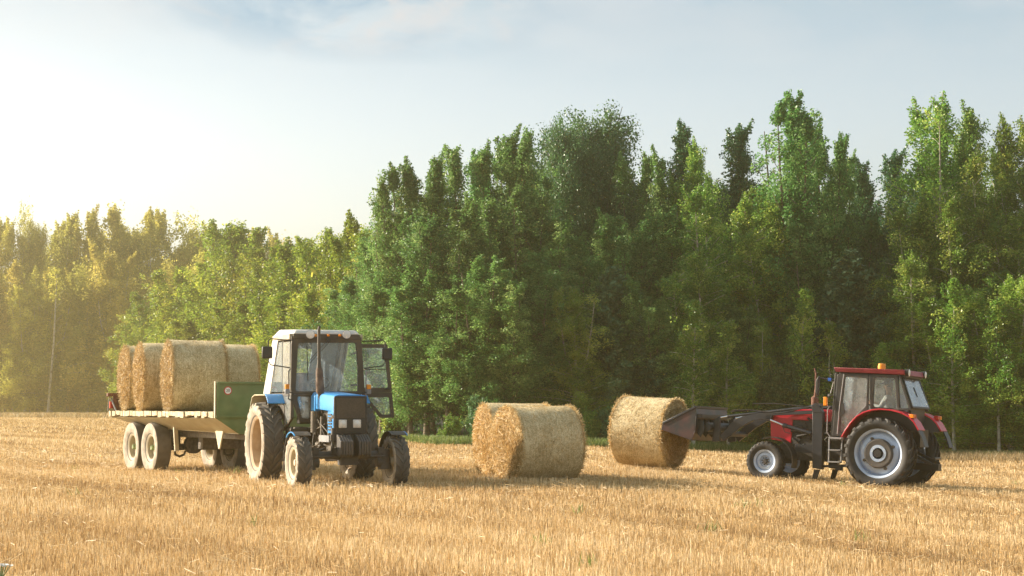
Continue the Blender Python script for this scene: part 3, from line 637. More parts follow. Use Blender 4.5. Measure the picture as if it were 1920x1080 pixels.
# shrubs along the edge of the near wood
BL = [(735,750,'b',1.0),(845,775,'b',1.0),(893,740,'b',.6),(1010,775,'b',1.0),(1105,765,'b',.8),(1150,760,'b',1.0),(1195,765,'b',1),(1300,690,'b',.9),(1340,780,'b',1.0),(1390,700,'b',.9),(1415,745,'b',1),(1545,700,'b',1.1),
      (1600,690,'b',1.1),(1650,640,'b',1.1),(1690,610,'b',.9),(1785,690,'b',1.2),(1840,680,'b',1.2),(1900,700,'b',1.2)]
for px, yt, k, w in BL: plant('bush', px, yt, edge(px)+random.uniform(1.6, 3), 'leafy shrub at the foot of the near wood along the field edge', 'shrubs along the field edge', w)
plant('juniper', 1452, 680, 74.5, 'left one of two pointed juniper bushes behind the loader arm', 'juniper bushes', 1.0)
plant('juniper', 1487, 662, 74.8, 'right taller one of two pointed juniper bushes behind the loader arm', 'juniper bushes', 1.0)
# understorey that nobody could count
N = 1500; px = RNG.uniform(-100, 720, N); e = edge_v(px)+RNG.uniform(14, 24, N); x = (px-CX)/F*e
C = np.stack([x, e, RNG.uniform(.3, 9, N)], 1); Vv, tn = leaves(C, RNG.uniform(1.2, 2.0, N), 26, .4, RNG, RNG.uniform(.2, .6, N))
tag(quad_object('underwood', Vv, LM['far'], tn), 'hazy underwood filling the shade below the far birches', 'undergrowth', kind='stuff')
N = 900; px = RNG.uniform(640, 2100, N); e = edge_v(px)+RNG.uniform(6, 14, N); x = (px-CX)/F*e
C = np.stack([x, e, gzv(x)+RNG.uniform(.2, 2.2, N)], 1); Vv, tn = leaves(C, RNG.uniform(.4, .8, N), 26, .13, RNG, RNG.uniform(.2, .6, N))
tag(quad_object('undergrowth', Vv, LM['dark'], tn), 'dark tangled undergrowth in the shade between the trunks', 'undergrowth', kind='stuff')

# ================================================================== BALES
def baleside(name, ca, cb, cc, lines):
    m = bpy.data.materials.new(name); m.use_nodes = True; n, l = m.node_tree.nodes, m.node_tree.links; b = n['Principled BSDF']; b.inputs['Roughness'].default_value = .75; b.inputs['Specular IOR Level'].default_value = .25
    t = n.new('ShaderNodeTexCoord')
    def N(scale, det, sc3=(1,1,1), dist=0):
        mpp = n.new('ShaderNodeMapping'); mpp.inputs['Scale'].default_value = sc3; l.new(t.outputs['Object'], mpp.inputs[0])
        a = n.new('ShaderNodeTexNoise'); a.inputs['Scale'].default_value = scale; a.inputs['Detail'].default_value = det; a.inputs['Roughness'].default_value = .7; a.inputs['Distortion'].default_value = dist; l.new(mpp.outputs[0], a.inputs[0]); return a
    a = N(38, 6, dist=1.2); big = N(2.2, 4); li = N(70, 2, (1, .04, .04))
    s = n.new('ShaderNodeMath'); s.operation = 'MULTIPLY_ADD'; s.inputs[1].default_value = .4; l.new(big.outputs[0], s.inputs[0]); l.new(a.outputs[0], s.inputs[2])
    s2 = n.new('ShaderNodeMath'); s2.operation = 'MULTIPLY_ADD'; s2.inputs[1].default_value = lines; l.new(li.outputs[0], s2.inputs[0]); l.new(s.outputs[0], s2.inputs[2])
    r = n.new('ShaderNodeValToRGB'); mid = .7+lines*.5; r.color_ramp.elements[0].position = mid-.18; r.color_ramp.elements[1].position = mid+.16; r.color_ramp.elements[0].color = (*ca, 1); r.color_ramp.elements[1].color = (*cc, 1); e = r.color_ramp.elements.new(mid); e.color = (*cb, 1)
    l.new(s2.outputs[0], r.inputs[0]); l.new(r.outputs[0], b.inputs['Base Color'])
    f = n.new('ShaderNodeBump'); f.inputs['Strength'].default_value = .9; f.inputs['Distance'].default_value = .03; l.new(s2.outputs[0], f.inputs['Height']); l.new(f.outputs[0], b.inputs['Normal'])
    return m
M['net'] = baleside('net_wrapped_straw', (.36, .25, .11), (.66, .51, .28), (.88, .75, .48), .35)
M['strawend'] = baleside('pressed_straw', (.28, .17, .07), (.62, .45, .22), (.92, .77, .50), 0)
M['loose'] = leafmat('loose_straw', (.26, .15, .05), (.60, .41, .17), (.88, .74, .46), trans=.25, rough=.5, spec=.4, hue=0)
def bale_mesh(R_, L, seed):
    """net-wrapped roll along local x (face at -x is the loose one); returns side, core, strands"""
    rng = np.random.default_rng(seed); nt, nl = 96, 26
    def rad(q, s): return R_*(1+.014*math.sin(2*q+seed)+.012*math.sin(3*q+seed*2+s*3)+.010*mnoise.noise(Vector((q*3, s*4, seed))))*(1-.02*max(0, abs(s)*2-.9)/.1)
    sv = MB(); vs = []; fs = []
    for i in range(nl+1):
        s = i/nl-.5
        for j in range(nt):
            q = 2*math.pi*j/nt; r = rad(q, s); vs.append((s*L, r*math.cos(q), r*math.sin(q)))
    for i in range(nl):
        for j in range(nt): fs.append((i*nt+j, i*nt+(j+1)%nt, (i+1)*nt+(j+1)%nt, (i+1)*nt+j))
    sv.add(vs, fs)
    cvs = []
    for sgn in (-1, 1):
        cv = MB(); cvs.append(cv); vs = []; fs = []; nr = 26
        for i in range(nr+1):
            f = i/nr
            for j in range(nt):
                q = 2*math.pi*j/nt; r = rad(q, sgn*.5)*.992*f
                w = .035*mnoise.noise(Vector((r*math.cos(q)*3.1, r*math.sin(q)*3.1, seed*3+sgn)))+.02*mnoise.noise(Vector((r*math.cos(q)*9, r*math.sin(q)*9, seed+sgn)))+.012*math.sin(r*34)
                w = w*(1-f**12)-.035*f**20
                vs.append((sgn*(L/2+.03+w), r*math.cos(q), r*math.sin(q)))
        for i in range(nr):
            for j in range(nt): fs.append((i*nt+j, i*nt+(j+1)%nt, (i+1)*nt+(j+1)%nt, (i+1)*nt+j))
        cv.add(vs, fs)
    # strands: on the faces and a short fuzz on the round side
    out, tn = [], []
    def strand(c, d, ln, w, up):
        s = np.cross(d, up); s /= np.maximum(np.linalg.norm(s, axis=1)[:, None], 1e-6); s *= (w/2)[:, None]; d = d*(ln/2)[:, None]
        V = np.zeros((len(c), 4, 3)); V[:,0] = c-d-s; V[:,1] = c+d-s; V[:,2] = c+d+s; V[:,3] = c-d+s; return V
    for sgn in (-1, 1):
        N = 5200; r = np.sqrt(rng.random(N))*R_*.99; q = rng.uniform(0, 2*np.pi, N)
        c = np.stack([sgn*(L/2+(.045+rng.uniform(-.02, .05, N))*(1-(r/R_)**5)), r*np.cos(q), r*np.sin(q)], 1)
        tang = np.stack([rng.normal(0, .28, N), -np.sin(q), np.cos(q)], 1)+rng.normal(0, .55, (N, 3))*np.array([.7, 1, 1]); tang /= np.linalg.norm(tang, axis=1)[:, None]
        out.append(strand(c, tang, rng.uniform(.06, .22, N), np.full(N, .007), rng.normal(0, 1, (N, 3)))); tn.append(np.clip(rng.normal(.5, .28, N), 0, 1))
        N = 700; q = rng.uniform(0, 2*np.pi, N); c = np.stack([sgn*(L/2+rng.uniform(-.02, .02, N)), R_*.99*np.cos(q), R_*.99*np.sin(q)], 1)
        d = np.stack([sgn*rng.uniform(0, 1, N), np.cos(q), np.sin(q)], 1)+rng.normal(0, .8, (N, 3)); d /= np.linalg.norm(d, axis=1)[:, None]
        out.append(strand(c, d, rng.uniform(.05, .17, N), np.full(N, .006), rng.normal(0, 1, (N, 3)))); tn.append(np.clip(rng.normal(.6, .25, N), 0, 1))
    N = 2200; q = rng.uniform(0, 2*np.pi, N); x = rng.uniform(-.5, .5, N)*L; c = np.stack([x, (R_*1.004)*np.cos(q), (R_*1.004)*np.sin(q)], 1)
    d = np.stack([rng.normal(0, .8, N), -np.sin(q), np.cos(q)], 1)+rng.normal(0, .35, (N, 3)); d /= np.linalg.norm(d, axis=1)[:, None]
    rad_ = np.stack([0*q, np.cos(q), np.sin(q)], 1)
    out.append(strand(c, d, rng.uniform(.04, .12, N), np.full(N, .005), rad_+rng.normal(0, .5, (N, 3)))); tn.append(np.clip(rng.normal(.45, .25, N), 0, 1))
    return sv, cvs, np.concatenate(out), np.concatenate(tn)
def make_bale(R_, L, seed):
    r = bpy.data.objects.new('straw_bale', None); COL.objects.link(r)
    sv, cvs, V, tn = bale_mesh(R_, L, seed)
    sv.build('net_wrap', M['net'], r, smooth=60); [cv.build('straw_end', M['strawend'], r, smooth=50) for cv in cvs]
    o = quad_object('loose_straw', V, M['loose'], tn, parent=r); tag(o, kind='stuff'); return r
protos = [make_bale(.75, 1.28, 1), make_bale(.75, 1.28, 2), make_bale(.75, 1.28, 3)]
busy = set()
def bale(i, cx, cy, cz, yaw, label, group, s=(1, 1, 1), tilt=0, roll=0):
    r = protos[i]
    if i in busy: r = copy_tree(r)
    busy.add(i)
    r.matrix_world = Matrix.Translation((cx, cy, cz)) @ Matrix.Rotation(yaw, 4, 'Z') @ Matrix.Rotation(tilt, 4, 'Y') @ Matrix.Rotation(roll, 4, 'X') @ Matrix.Diagonal((*s, 1))
    tag(r, label, 'straw bale', group); return r
def dirang(dx, dy): return math.atan2(dy, dx)
YB = R(25)
c = at(951, 828, 35.7); ax = Vector((math.cos(YB), math.sin(YB), 0)); cc = c+ax*.66
bale(0, cc.x, cc.y, gz(cc.x)+.735, YB, 'front one of two round bales on the stubble, ragged golden straw end facing left', 'bales standing in the field', (1.04, 1, 1), roll=.4)
c = at(907, 828, 37.9); ax = Vector((math.cos(YB-R(9)), math.sin(YB-R(9)), 0)); cc = c+ax*.66
bale(1, cc.x, cc.y, gz(cc.x)+.765, YB-R(9), 'rear one of two round bales on the stubble, mostly hidden behind the front one', 'bales standing in the field', (1.02, 1.02, 1.02), roll=2)

# ================================================================== WHEELS
def tyre(c, R_, w, rimR, nlug, lugh, mt, ms, parent, name='tyre', lw=.5):
    mb = MB(); h = w/2; b = R_-lugh
    prof = [(rimR-.01, -h*.72), (rimR+.02, -h*.82), (rimR+(b-rimR)*.45, -h*1.0), (rimR+(b-rimR)*.8, -h*.98), (b-.012, -h*.88), (b, -h*.6), (b+.006, 0),
            (b, h*.6), (b-.012, h*.88), (rimR+(b-rimR)*.8, h*.98), (rimR+(b-rimR)*.45, h*1.0), (rimR+.02, h*.82), (rimR-.01, h*.72)]
    mb.lathe(prof, c, 'y', 72)
    def rb(y):
        a = abs(y)/h
        return b+.006-.01*a-(.035*(a-.88)/.12 if a > .88 else 0)
    c = Vector(c)
    def P(q, y, r): return c+Vector((r*math.cos(q), y, r*math.sin(q)))
    for i in range(nlug):
        for s in (-1, 1):
            q0 = 2*math.pi*(i+(.5 if s > 0 else 0))/nlug; sl = lw*2*math.pi/nlug*2.1; tw = 2*math.pi/nlug*.20
            st = [(.04, 0), (.5, .52), (.93, .85), (1.0, .9)]
            for k in range(3):
                a0, f0 = st[k]; a1, f1 = st[k+1]; vs = []
                for (a, f, kk) in ((a0, f0, k), (a1, f1, k+1)):
                    y = s*h*a; q = q0+sl*f; r0 = rb(y)-.02; r1 = rb(y)+lugh*(1 if kk < 3 else .55) if nlug else 0
                    if kk == 3: r0 = rimR+(b-rimR)*.72
                    vs.append([P(q-tw, y, r0), P(q+tw, y, r0), P(q+tw*.8, y, r1), P(q-tw*.8, y, r1)])
                mb.hexa([vs[0][0], vs[0][1], vs[1][1], vs[1][0], vs[0][3], vs[0][2], vs[1][2], vs[1][3]])
    o = mb.build(name, mt, parent, smooth=40); me = o.data; me.materials.append(ms)
    for p in me.polygons:
        if abs(p.center.y-c.y) > h*.86 and abs(p.normal.y) > .45: p.material_index = 1
    return o
def rim(c, rR, w, s, dish, mr, parent, bolts=8, hubr=.12, hubm=None, hubh=.08, holes=0, disc=None):
    mb = MB(); c = Vector(c); h = w/2
    mb.lathe([(rR+.012, -s*h*.76), (rR-.008, -s*h*.76), (rR-.03, -s*h*.6), (rR-.06, -s*h*.2), (rR-.065, s*dish*.5), (rR-.05, s*h*.58), (rR-.008, s*h*.74), (rR+.014, s*h*.76), (rR+.014, s*h*.7), (rR, s*h*.66)], c, 'y', 64)
    d = s*dish
    mb.lathe([(rR-.055, d-s*.05), (rR*.80, d-s*.0), (rR*.74, d+s*.02), (rR*.5, d+s*.03), (rR*.42, d), (rR*.2, d), (.001, d)], c, 'y', 64)
    if holes:
        pass
    o = mb.build('rim', mr, parent, smooth=35)
    hb = MB(); hb.lathe([(.001, d+s*hubh), (hubr*.7, d+s*hubh), (hubr*.85, d+s*hubh*.6), (hubr, d), (hubr, d-s*.1)], c, 'y', 24)
    br = max(hubr*1.35, rR*.30)
    for i in range(bolts):
        q = 2*math.pi*i/bolts+.2; p = c+Vector((br*math.cos(q), d, br*math.sin(q))); hb.lathe([(.001, s*.03), (.014, s*.03), (.014, -s*.01)], p, 'y', 8)
    hb.build('hub', hubm or mr, parent, smooth=35)
    return o
def wheel(root, c, R_, w, rR, nlug, lugh, mt, ms, mr, s, dish, **k):
    e = bpy.data.objects.new('wheel', None); COL.objects.link(e); e.parent = root; e.location = c
    tyre((0,0,0), R_, w, rR, nlug, lugh, mt, ms, e, lw=k.pop('lw', .5)); rim((0,0,0), rR, w, s, dish, mr, e, **k); return e

def steering(root, c, r, tilt, m):
    mb = MB(); n = 28; c = Vector(c); ux = Vector((math.sin(tilt), 0, math.cos(tilt))); uy = Vector((0,1,0)); nn = ux.cross(uy)
    pts = [c+(ux*math.cos(2*math.pi*i/n)+uy*math.sin(2*math.pi*i/n))*r for i in range(n+1)]; mb.tube(pts, .014, 8, False)
    for a in (.5, 2.6, 4.7): mb.tube([c, c+(ux*math.cos(a)+uy*math.sin(a))*r], .01, 6)
    ax_ = nn if nn.x > 0 else -nn
    mb.tube([c, c+Vector((.28, 0, -.45))], .025, 8); return mb.build('steering_wheel', m, root)
def seat(root, c):
    x, y, z = c; a = MB().box((x-.22,y-.24,z-.06),(x+.24,y+.24,z+.06)).build('seat', M['fabric'], root, .04)
    MB().box((x-.30,y-.22,z+.05),(x-.19,y+.22,z+.60), Matrix.Rotation(-.15, 3, 'Y')).build('backrest', M['fabric'], root, .04)
    MB().box((x-.15,y-.15,z-.4),(x+.12,y+.15,z-.05)).build('seat_base', M['black'], root, .02)

# ================================================================== BLUE TRACTOR
V1 = Veh(-3.93, 35.6, R(-68)); T1 = empty('tractor', V1.M, 'blue tractor with white roofed cab and open door, hitched in front of the bale trailer', 'tractor')
def A1(zx, zy): return 440+zx/3.272, 590+zy/3.272
def f1(zx, zy, x): return V1.front(*A1(zx, zy), x)
def s1(zx, zy, y): return V1.side(*A1(zx, zy), y)
def mir(P): return [Vector((p.x, -p.y, p.z)) for p in P]
for sd in (-1, 1):
    wheel(T1, (0, sd*.94, .78), .79, .42, .52, 22, .042, M['rubber'], M['sidewall'], M['rim_rust'], sd, -.10, bolts=8, hubr=.11, hubh=.1, lw=.62)
    wheel(T1, (2.45, sd*.92, .475), .485, .29, .29, 18, .032, M['rubber'], M['sidewall'], M['rim_cream'], sd, -.01, bolts=8, hubr=.08, hubm=M['rim_cream'], hubh=.09, lw=.6)
# hood
hx0, hx1 = 1.12, 2.58
mb = MB(); prof = [(-.30,1.42),(-.30,1.66),(-.27,1.715),(-.2,1.735),(.2,1.735),(.27,1.715),(.30,1.66),(.30,1.42)]
def loft(mb, A, B):
    n = len(A); mb.add(A+B, [[i,(i+1)%n,n+(i+1)%n,n+i] for i in range(n)]+[list(range(n))[::-1], list(range(n,2*n))])
loft(mb, [(hx0, y*1.04, z+.035) for y, z in prof], [(hx1-.02, y, z-.03) for y, z in prof]); hood = mb.build('hood', M['blue'], T1, .012)
for sd in (-1, 1):
    mb = MB().box((2.20, sd*.295-.012, 1.0), (2.56, sd*.295+.012, 1.40)); pn = mb.build('side_panel', M['blue'], T1, .01)
    lv = MB()
    for k in range(6): lv.box((2.27, sd*.31-.012, 1.05+k*.055), (2.48, sd*.31+.006, 1.078+k*.055))
    lv.build('louvre', M['black'], pn)
MB().box((1.12, -.33, 1.40), (1.42, .33, 1.70)).build('cowl', M['blue'], T1, .02)
gr = MB().prism(rnd([(2.58,-.31,.99),(2.58,.31,.99),(2.58,.31,1.68),(2.58,-.31,1.68)], .04), (.05,0,0)).build('grille', M['black'], T1, .006)
m = mat('grille_mesh', (.025,.022,.02), (.06,.05,.045), .6, scale=60, bump=.6, bscale=120, dust=.1)
MB().box((2.625,-.27,1.28),(2.64,.27,1.64)).build('grille_mesh', m, gr)
MB().box((2.625,-.27,1.03),(2.64,.27,1.25)).build('grille_panel', M['black'], gr, .004)
for y in (-.155, .115):
    h = MB().box((2.64, y-.075, 1.10), (2.67, y+.075, 1.25)).build('headlight', M['white'], T1, .012)
    MB().lathe([(.001,.022),(.04,.018),(.062,.0)], (2.671, y, 1.175), 'x', 24).build('lens', M['lamp'], h)
# chassis, engine, transmission
MB().box((.9,-.19,.62),(2.58,-.12,.98)).box((.9,.12,.62),(2.58,.19,.98)).box((2.4,-.24,.66),(2.60,.24,.98)).build('chassis', M['frame'], T1, .01)
en = MB().box((1.2,-.2,.75),(2.5,.2,1.4)).box((-.5,-.22,.55),(1.25,.22,1.05)).box((-.45,-.3,.5),(.3,.3,1.0))
rr = random.Random(9)
for k in range(46):
    sd = rr.choice((-1, 1)); x = rr.uniform(1.15, 2.45); z = rr.uniform(.7, 1.38); s = rr.uniform(.03, .1)
    if rr.random() < .5: en.box((x-s, sd*.2-s*.8, z-s), (x+s, sd*.2+s*.8, z+s), Matrix.Rotation(rr.uniform(-.5,.5), 3, 'Y'))
    else: en.tube([(x-s*1.5, sd*(.22+s*.5), z), (x+s*1.5, sd*(.22+s*.5), z+rr.uniform(-.1,.1))], s*.6, 10)
for k in range(10):
    sd = rr.choice((-1, 1)); x = rr.uniform(1.2, 2.0); en.tube([(x, sd*.25, rr.uniform(.7,1.4)), (x+.15, sd*.36, rr.uniform(.7,1.3)), (x+.5, sd*.28, rr.uniform(.75,1.3))], .012, 6)
en.tube([(1.55,-.36,1.0),(1.55,-.36,1.4)], .085, 16).tube([(1.85,-.3,.95),(1.85,-.3,1.3)], .05, 14)
en.build('engine', M['engine'], T1, .006)
MB().box((.35,-.62,.62),(1.0,-.32,1.1)).build('fuel_tank', M['engine'], T1, .04); MB().box((.35,.32,.62),(1.0,.62,1.1)).build('tool_box', M['engine'], T1, .04)
for sd in (-1, 1):
    st = MB()
    for z in (.45, .78): st.box((.62, sd*.62-.12, z), (.98, sd*.62+.12, z+.025))
    st.bar((.62, sd*.70, .42), (.62, sd*.66, 1.1), .025, .04).bar((.98, sd*.70, .42), (.98, sd*.66, 1.1), .025, .04); st.build('step', M['black'], T1)
# front axle
axl = MB().tube([(2.45,-.74,.62),(2.45,-.4,.6),(2.45,0,.62),(2.45,.4,.6),(2.45,.74,.62)], [.075,.07,.12,.07,.075], 14)
for sd in (-1, 1):
    axl.tube([(2.45, sd*.70, .70), (2.45, sd*.72, .34)], [.10, .12], 14).tube([(2.45, sd*.55, .475), (2.45, sd*.80, .475)], .10, 14).box((2.36, sd*.62-.06, .62), (2.54, sd*.62+.06, .74))
axl.tube([(2.62,-.68,.58),(2.62,.68,.58)], .02, 8).tube([(2.2,-.35,.72),(2.2,-.68,.6)], .028, 8).tube([(1.3,-.05,.5),(2.4,-.02,.55)], .05, 10).box((2.35,-.16,.42),(2.6,.16,.72))
axl.build('front_axle', M['iron'], T1, .006)
MB().tube([(0,-.75,.78),(0,.75,.78)], .11, 16).build('rear_axle', M['engine'], T1)
MB().tube([(-.4,0,.5),(-1.15,0,.48)], .05, 10).bar((-.2,-.35,.75),(-.95,-.35,.5),.05,.03).bar((-.2,.35,.75),(-.95,.35,.5),.05,.03).build('hitch', M['iron'], T1)
# weights
for y0, y1 in ((-.29,-.04), (.06,.30)):
    w_ = MB(); n_ = 5; st_ = (y1-y0)/n_
    for k in range(n_):
        a = y0+k*st_; w_.prism([(2.68,a,.98),(2.76,a,.98),(2.98,a,.86),(2.98,a,.62),(2.90,a,.58),(2.68,a,.62)], (0, st_*.84, 0))
    w_.box((2.67,y0,.66),(2.77,y1,.78)); w_.build('front_weight', M['iron'], T1, .008)
MB().box((2.60,-.36,.62),(2.67,-.32,1.1)).box((2.60,-.36,.62),(2.67,.36,.74)).box((2.60,-.38,.86),(2.66,-.20,.98)).build('weight_bracket', M['iron'], T1, .004)
MB().box((1.95,-.40,.84),(2.6,-.34,.96)).build('side_rail', M['gray'], T1, .004)
# front fenders
for sd in (-1, 1):
    arc = [(2.45+.56*math.cos(a), .475+.56*math.sin(a)) for a in [R(v) for v in range(62, 200, 9)]]
    y0, y1 = sorted((sd*.76, sd*1.06))
    fe = MB().sheet(arc, y0, y1, .012).build('front_fender', M['frame'], T1)
    MB().sheet([(x-.0, z) for x, z in arc[:8]], *sorted((sd*1.05, sd*1.075)), .016).build('fender_edge', M['blue'], fe)
    MB().tube([(2.45, sd*.80, .72), (2.35, sd*.82, 1.02)], .02, 8).build('bracket', M['black'], fe)
# rear fenders
for sd in (-1, 1):
    y0, y1 = sorted((sd*.68, sd*1.02))
    fe = MB().sheet([(-.86,1.30),(-.80,1.52),(-.68,1.66),(-.5,1.70),(.32,1.70)], y0, y1, .022).build('rear_fender', M['cream'], T1, .004)
    MB().sheet([(.325,1.705),(.40,1.69),(.58,1.54)], y0, y1, .022).build('fender_front', M['blue'], fe, .004)
    MB().prism([(-.92, sd*.69, 1.25), (-.8, sd*.69, 1.6), (-.5, sd*.69, 1.69), (.33, sd*.69, 1.69), (.62, sd*.69, 1.46), (.55, sd*.69, 1.2), (-.1, sd*.69, 1.6)], (0, sd*.015, 0)).build('fender_wall', M['frame'], fe)
# ---- cab
XF = 1.05
def onf(P, x=XF): return [f1(a, b, x) for a, b in P]
def lean(P):                                  # cab front leans: lower edge further forward
    return [Vector((p.x+.06*(1.75-p.z) if p.z > 1.7 else p.x, p.y, p.z)) for p in P]
OUT = [(350,140),(778,140),(800,488),(344,488)]; INN = [(390,172),(745,172),(772,470),(374,470)]
cab = MB().ring(rnd(onf(OUT), .12), rnd(onf(INN), .05), (-.07,0,0)); 
LO = onf([(344,489),(478,489),(478,662),(402,662)]); LI = onf([(384,501),(465,501),(462,638),(410,634)])
cab.ring(rnd(LO, .02), rnd(LI, .05), (-.06,0,0)).ring(rnd(mir(LO), .02), rnd(mir(LI), .05), (-.06,0,0))
yo = .70
# side structure from the photo's near side (tractor's right side)
sf_t, sf_b = s1(352, 160, -yo), s1(345, 480, -yo)
zt, zb = 2.78, 1.72
xr_t, xr_b = -.28, -.98
for sd in (-1, 1):
    y = sd*(yo-.035)
    cab.bar((XF-.04, y, zb-.45), (XF-.04, y*.985, zt), .06, .07, (1,0,0))
    cab.bar((XF, y, zt), (xr_t-.02, y, zt), .06, .07)
    cab.bar((XF, y, zb-.01), (xr_b, y, zb-.01), .05, .06)
    cab.bar((xr_t+.42, y, zt), (xr_b+.52, y, zb), .05, .05, (0,1,0))
    cab.bar((xr_b, y, zb), (xr_t, y, zt), .05, .05, (0,1,0))
    if sd < 0: cab.bar((.42, y, zb), (.42, y, zt), .045, .05, (0,1,0))
    cab.bar((XF-.02, y, 1.28), (.55, y, 1.05), .05, .05, (0,1,0)); cab.bar((.55, y, 1.05), (.30, y, zb), .05, .05, (0,1,0))
cab.bar((xr_t, -yo, zt), (xr_t, yo, zt), .05, .05).bar((xr_b, -yo, zb), (xr_b, yo, zb), .06, .06).bar((xr_t-.35, -.0, 2.25), (xr_t-.35, .0, 2.25), .03, .03)
cab.box((-.9, -yo+.02, 1.02), (XF-.05, yo-.02, 1.07))
cabf = cab.build('cab_frame', M['frame'], T1, .008)
ws = MB().prism(rnd([p+Vector((-.03,0,0)) for p in onf([(386,170),(749,170),(776,473),(371,473)])], .05), (-.006,0,0)).build('windshield', M['glass'], T1)
for P in (LI, mir(LI)): MB().prism([p+Vector((-.03,0,0)) for p in P], (-.006,0,0)).build('lower_window', M['glass_dirty'], T1)
# quarter panels (white sheet) and side glass
for sd in (-1, 1):
    y = sd*(yo+.0)
    MB().prism([(xr_t-.0,y,zt),(xr_t+.42,y,zt),(xr_b+.52,y,zb+.02),(xr_b+.0,y,zb+.02)], (0, sd*.02, 0)).build('quarter_panel', M['white'], T1, .004)
    if sd < 0:
        MB().prism([(xr_t+.44,y,zt-.05),(.40,y,zt-.05),(.40,y,zb+.05),(xr_b+.56,y,zb+.05)], (0, sd*.006, 0)).build('side_window', M['glass'], T1)
        MB().prism([(.46,y,zt-.06),(XF-.08,y,zt-.06),(XF-.06,y,zb+.05),(.46,y,zb+.05)], (0, sd*.006, 0)).build('door_glass', M['glass_dirty'], T1)
    MB().prism([(XF-.05,y*.98,zb-.04),(.33,y*.98,zb-.04),(.56,y*.98,1.1),(XF-.07,y*.98,1.28)], (0, sd*.006, 0)).build('foot_window', M['glass_dirty'], T1) if sd < 0 else None
    MB().box((xr_t+.0, sd*yo-.02, zt-.02), (XF-.06, sd*yo+.035, zt+.09)).build('roof_rail', M['cream'], T1, .01)
# rear wall with window
rw = MB().ring(rnd([(xr_t,-yo,zt),(xr_t,yo,zt),(xr_b,yo,zb),(xr_b,-yo,zb)], .05), rnd([(xr_t-.1,-.28,zt-.15),(xr_t-.1,.12,zt-.15),(xr_b+.20,.12,zb+.32),(xr_b+.20,-.28,zb+.32)], .05), (-.02,0,0)).build('rear_wall', mat('cab_lining', (.34, .42, .50), (.42, .50, .58), .7), T1)
# roof
mb = MB(); a = [(XF+.02,-.66,2.865),(XF+.02,.66,2.865),(xr_t-.12,.70,2.84),(xr_t-.12,-.70,2.84)]
b_ = [(XF-.06,-.60,2.95),(XF-.06,.60,2.95),(xr_t+.05,.6,2.99),(xr_t+.05,-.6,2.99)]
mb.hexa([Vector(p) for p in a]+[Vector(p) for p in b_]); mb.build('roof', M['white'], T1, .03)
MB().box((XF-.06,-.66,2.77),(XF+.01,.66,2.865)).build('visor', M['frame'], T1, .01)
for zx in (465, 687):
    c = f1(zx, 121, XF+.18); wl_ = MB().lathe([(.001,-.09),(.05,-.085),(.082,-.02),(.085,0)], c, 'x', 28).build('work_light', M['gray'], T1)
    MB().lathe([(.001,.018),(.05,.012),(.08,.0)], c+Vector((.001,0,0)), 'x', 28).build('lens', M['lamp'], wl_)
for zx in (497, 575, 646):
    c = f1(zx, 127, XF+.08); MB().lathe([(.001,.03),(.022,.02),(.026,-.03)], c, 'x', 14).build('marker_light', M['orange'], T1)
# exhaust
ex = MB(); P0 = 1.62
pts = [f1(545, 600, P0-.1), f1(540, 545, P0), f1(525, 505, P0), f1(523, 480, P0), f1(520, 320, P0), f1(518, 290, P0), f1(518, 95, P0), f1(520, 70, P0-.02)]
ex.tube(pts[:4], [.045,.045,.045,.045], 14)
mu_ = MB().tube([f1(526,490,P0), f1(525,470,P0), f1(519,345,P0), f1(518,325,P0)], [.05,.082,.066,.05], 18).build('muffler', M['rust_dust'], T1)
ex.tube([f1(518,328,P0), f1(518,290,P0), f1(517,200,P0), f1(517,95,P0), f1(520,72,P0)], [.05,.034,.03,.03,.026], 14).tube([f1(545,600,P0-.1), f1(560,680,P0-.1)], .04, 10)
ex.build('exhaust_pipe', M['frame'], T1)
# mirrors and rails
for sd in (-1, 1):
    fl = (lambda P: P) if sd < 0 else mir
    loop = [f1(355,157,XF+.05), f1(300,154,XF+.05), f1(222,147,XF+.05), f1(207,160,XF+.05), f1(207,285,XF+.05), f1(222,308,XF+.05), f1(340,326,XF+.05)]
    arm = MB().tube(fl(loop), .011, 8).build('mirror_arm', M['black'], T1)
    c = fl([f1(200, 232, XF+.09)])[0]; MB().box(c-Vector((.05,.10,.115)), c+Vector((.03,.10,.115))).build('mirror', M['black'], arm, .025)
    MB().tube(fl([f1(342,332,XF+.06), f1(332,345,XF+.08), f1(332,500,XF+.08), f1(328,515,XF+.08), f1(352,528,XF+.03)]), .012, 8).build('grab_rail', M['gray' if sd > 0 else 'black'], T1)
    c = fl([f1(322, 440, XF+.12)])[0]; il = MB().box(c-Vector((.03,.04,.048)), c+Vector((.03,.04,.042))).build('indicator', M['orange'], T1, .008)
    MB().box(c-Vector((.03,.042,.14)), c+Vector((.03,.042,-.05))).build('position_lamp', M['gray'], il, .008)
    MB().tube([c-Vector((0,0,.1)), c+Vector((-.05,-sd*.12,-.12))], .01, 6).build('lamp_bracket', M['black'], il)
wp = MB().tube([f1(570,155,XF+.03), f1(447,295,XF+.03)], .006, 6).tube([f1(590,158,XF+.03), f1(460,298,XF+.03)], .006, 6).tube([f1(443,190,XF+.02), f1(450,410,XF+.02)], .009, 6).box(f1(590,165,XF+.05), f1(560,145,XF+.0))
wp.build('wiper', M['black'], T1)
seat(T1, (.05, -.12, 1.55)); steering(T1, (.58, .0, 1.93), .19, .9, M['black'])
MB().box((.72,-.4,1.25),(.98,.4,1.78)).build('dashboard', M['gray'], T1, .03)
MB().box((.78,-.52,2.60),(.80,-.22,2.74)).build('sun_blind', M['black'], T1, .005)
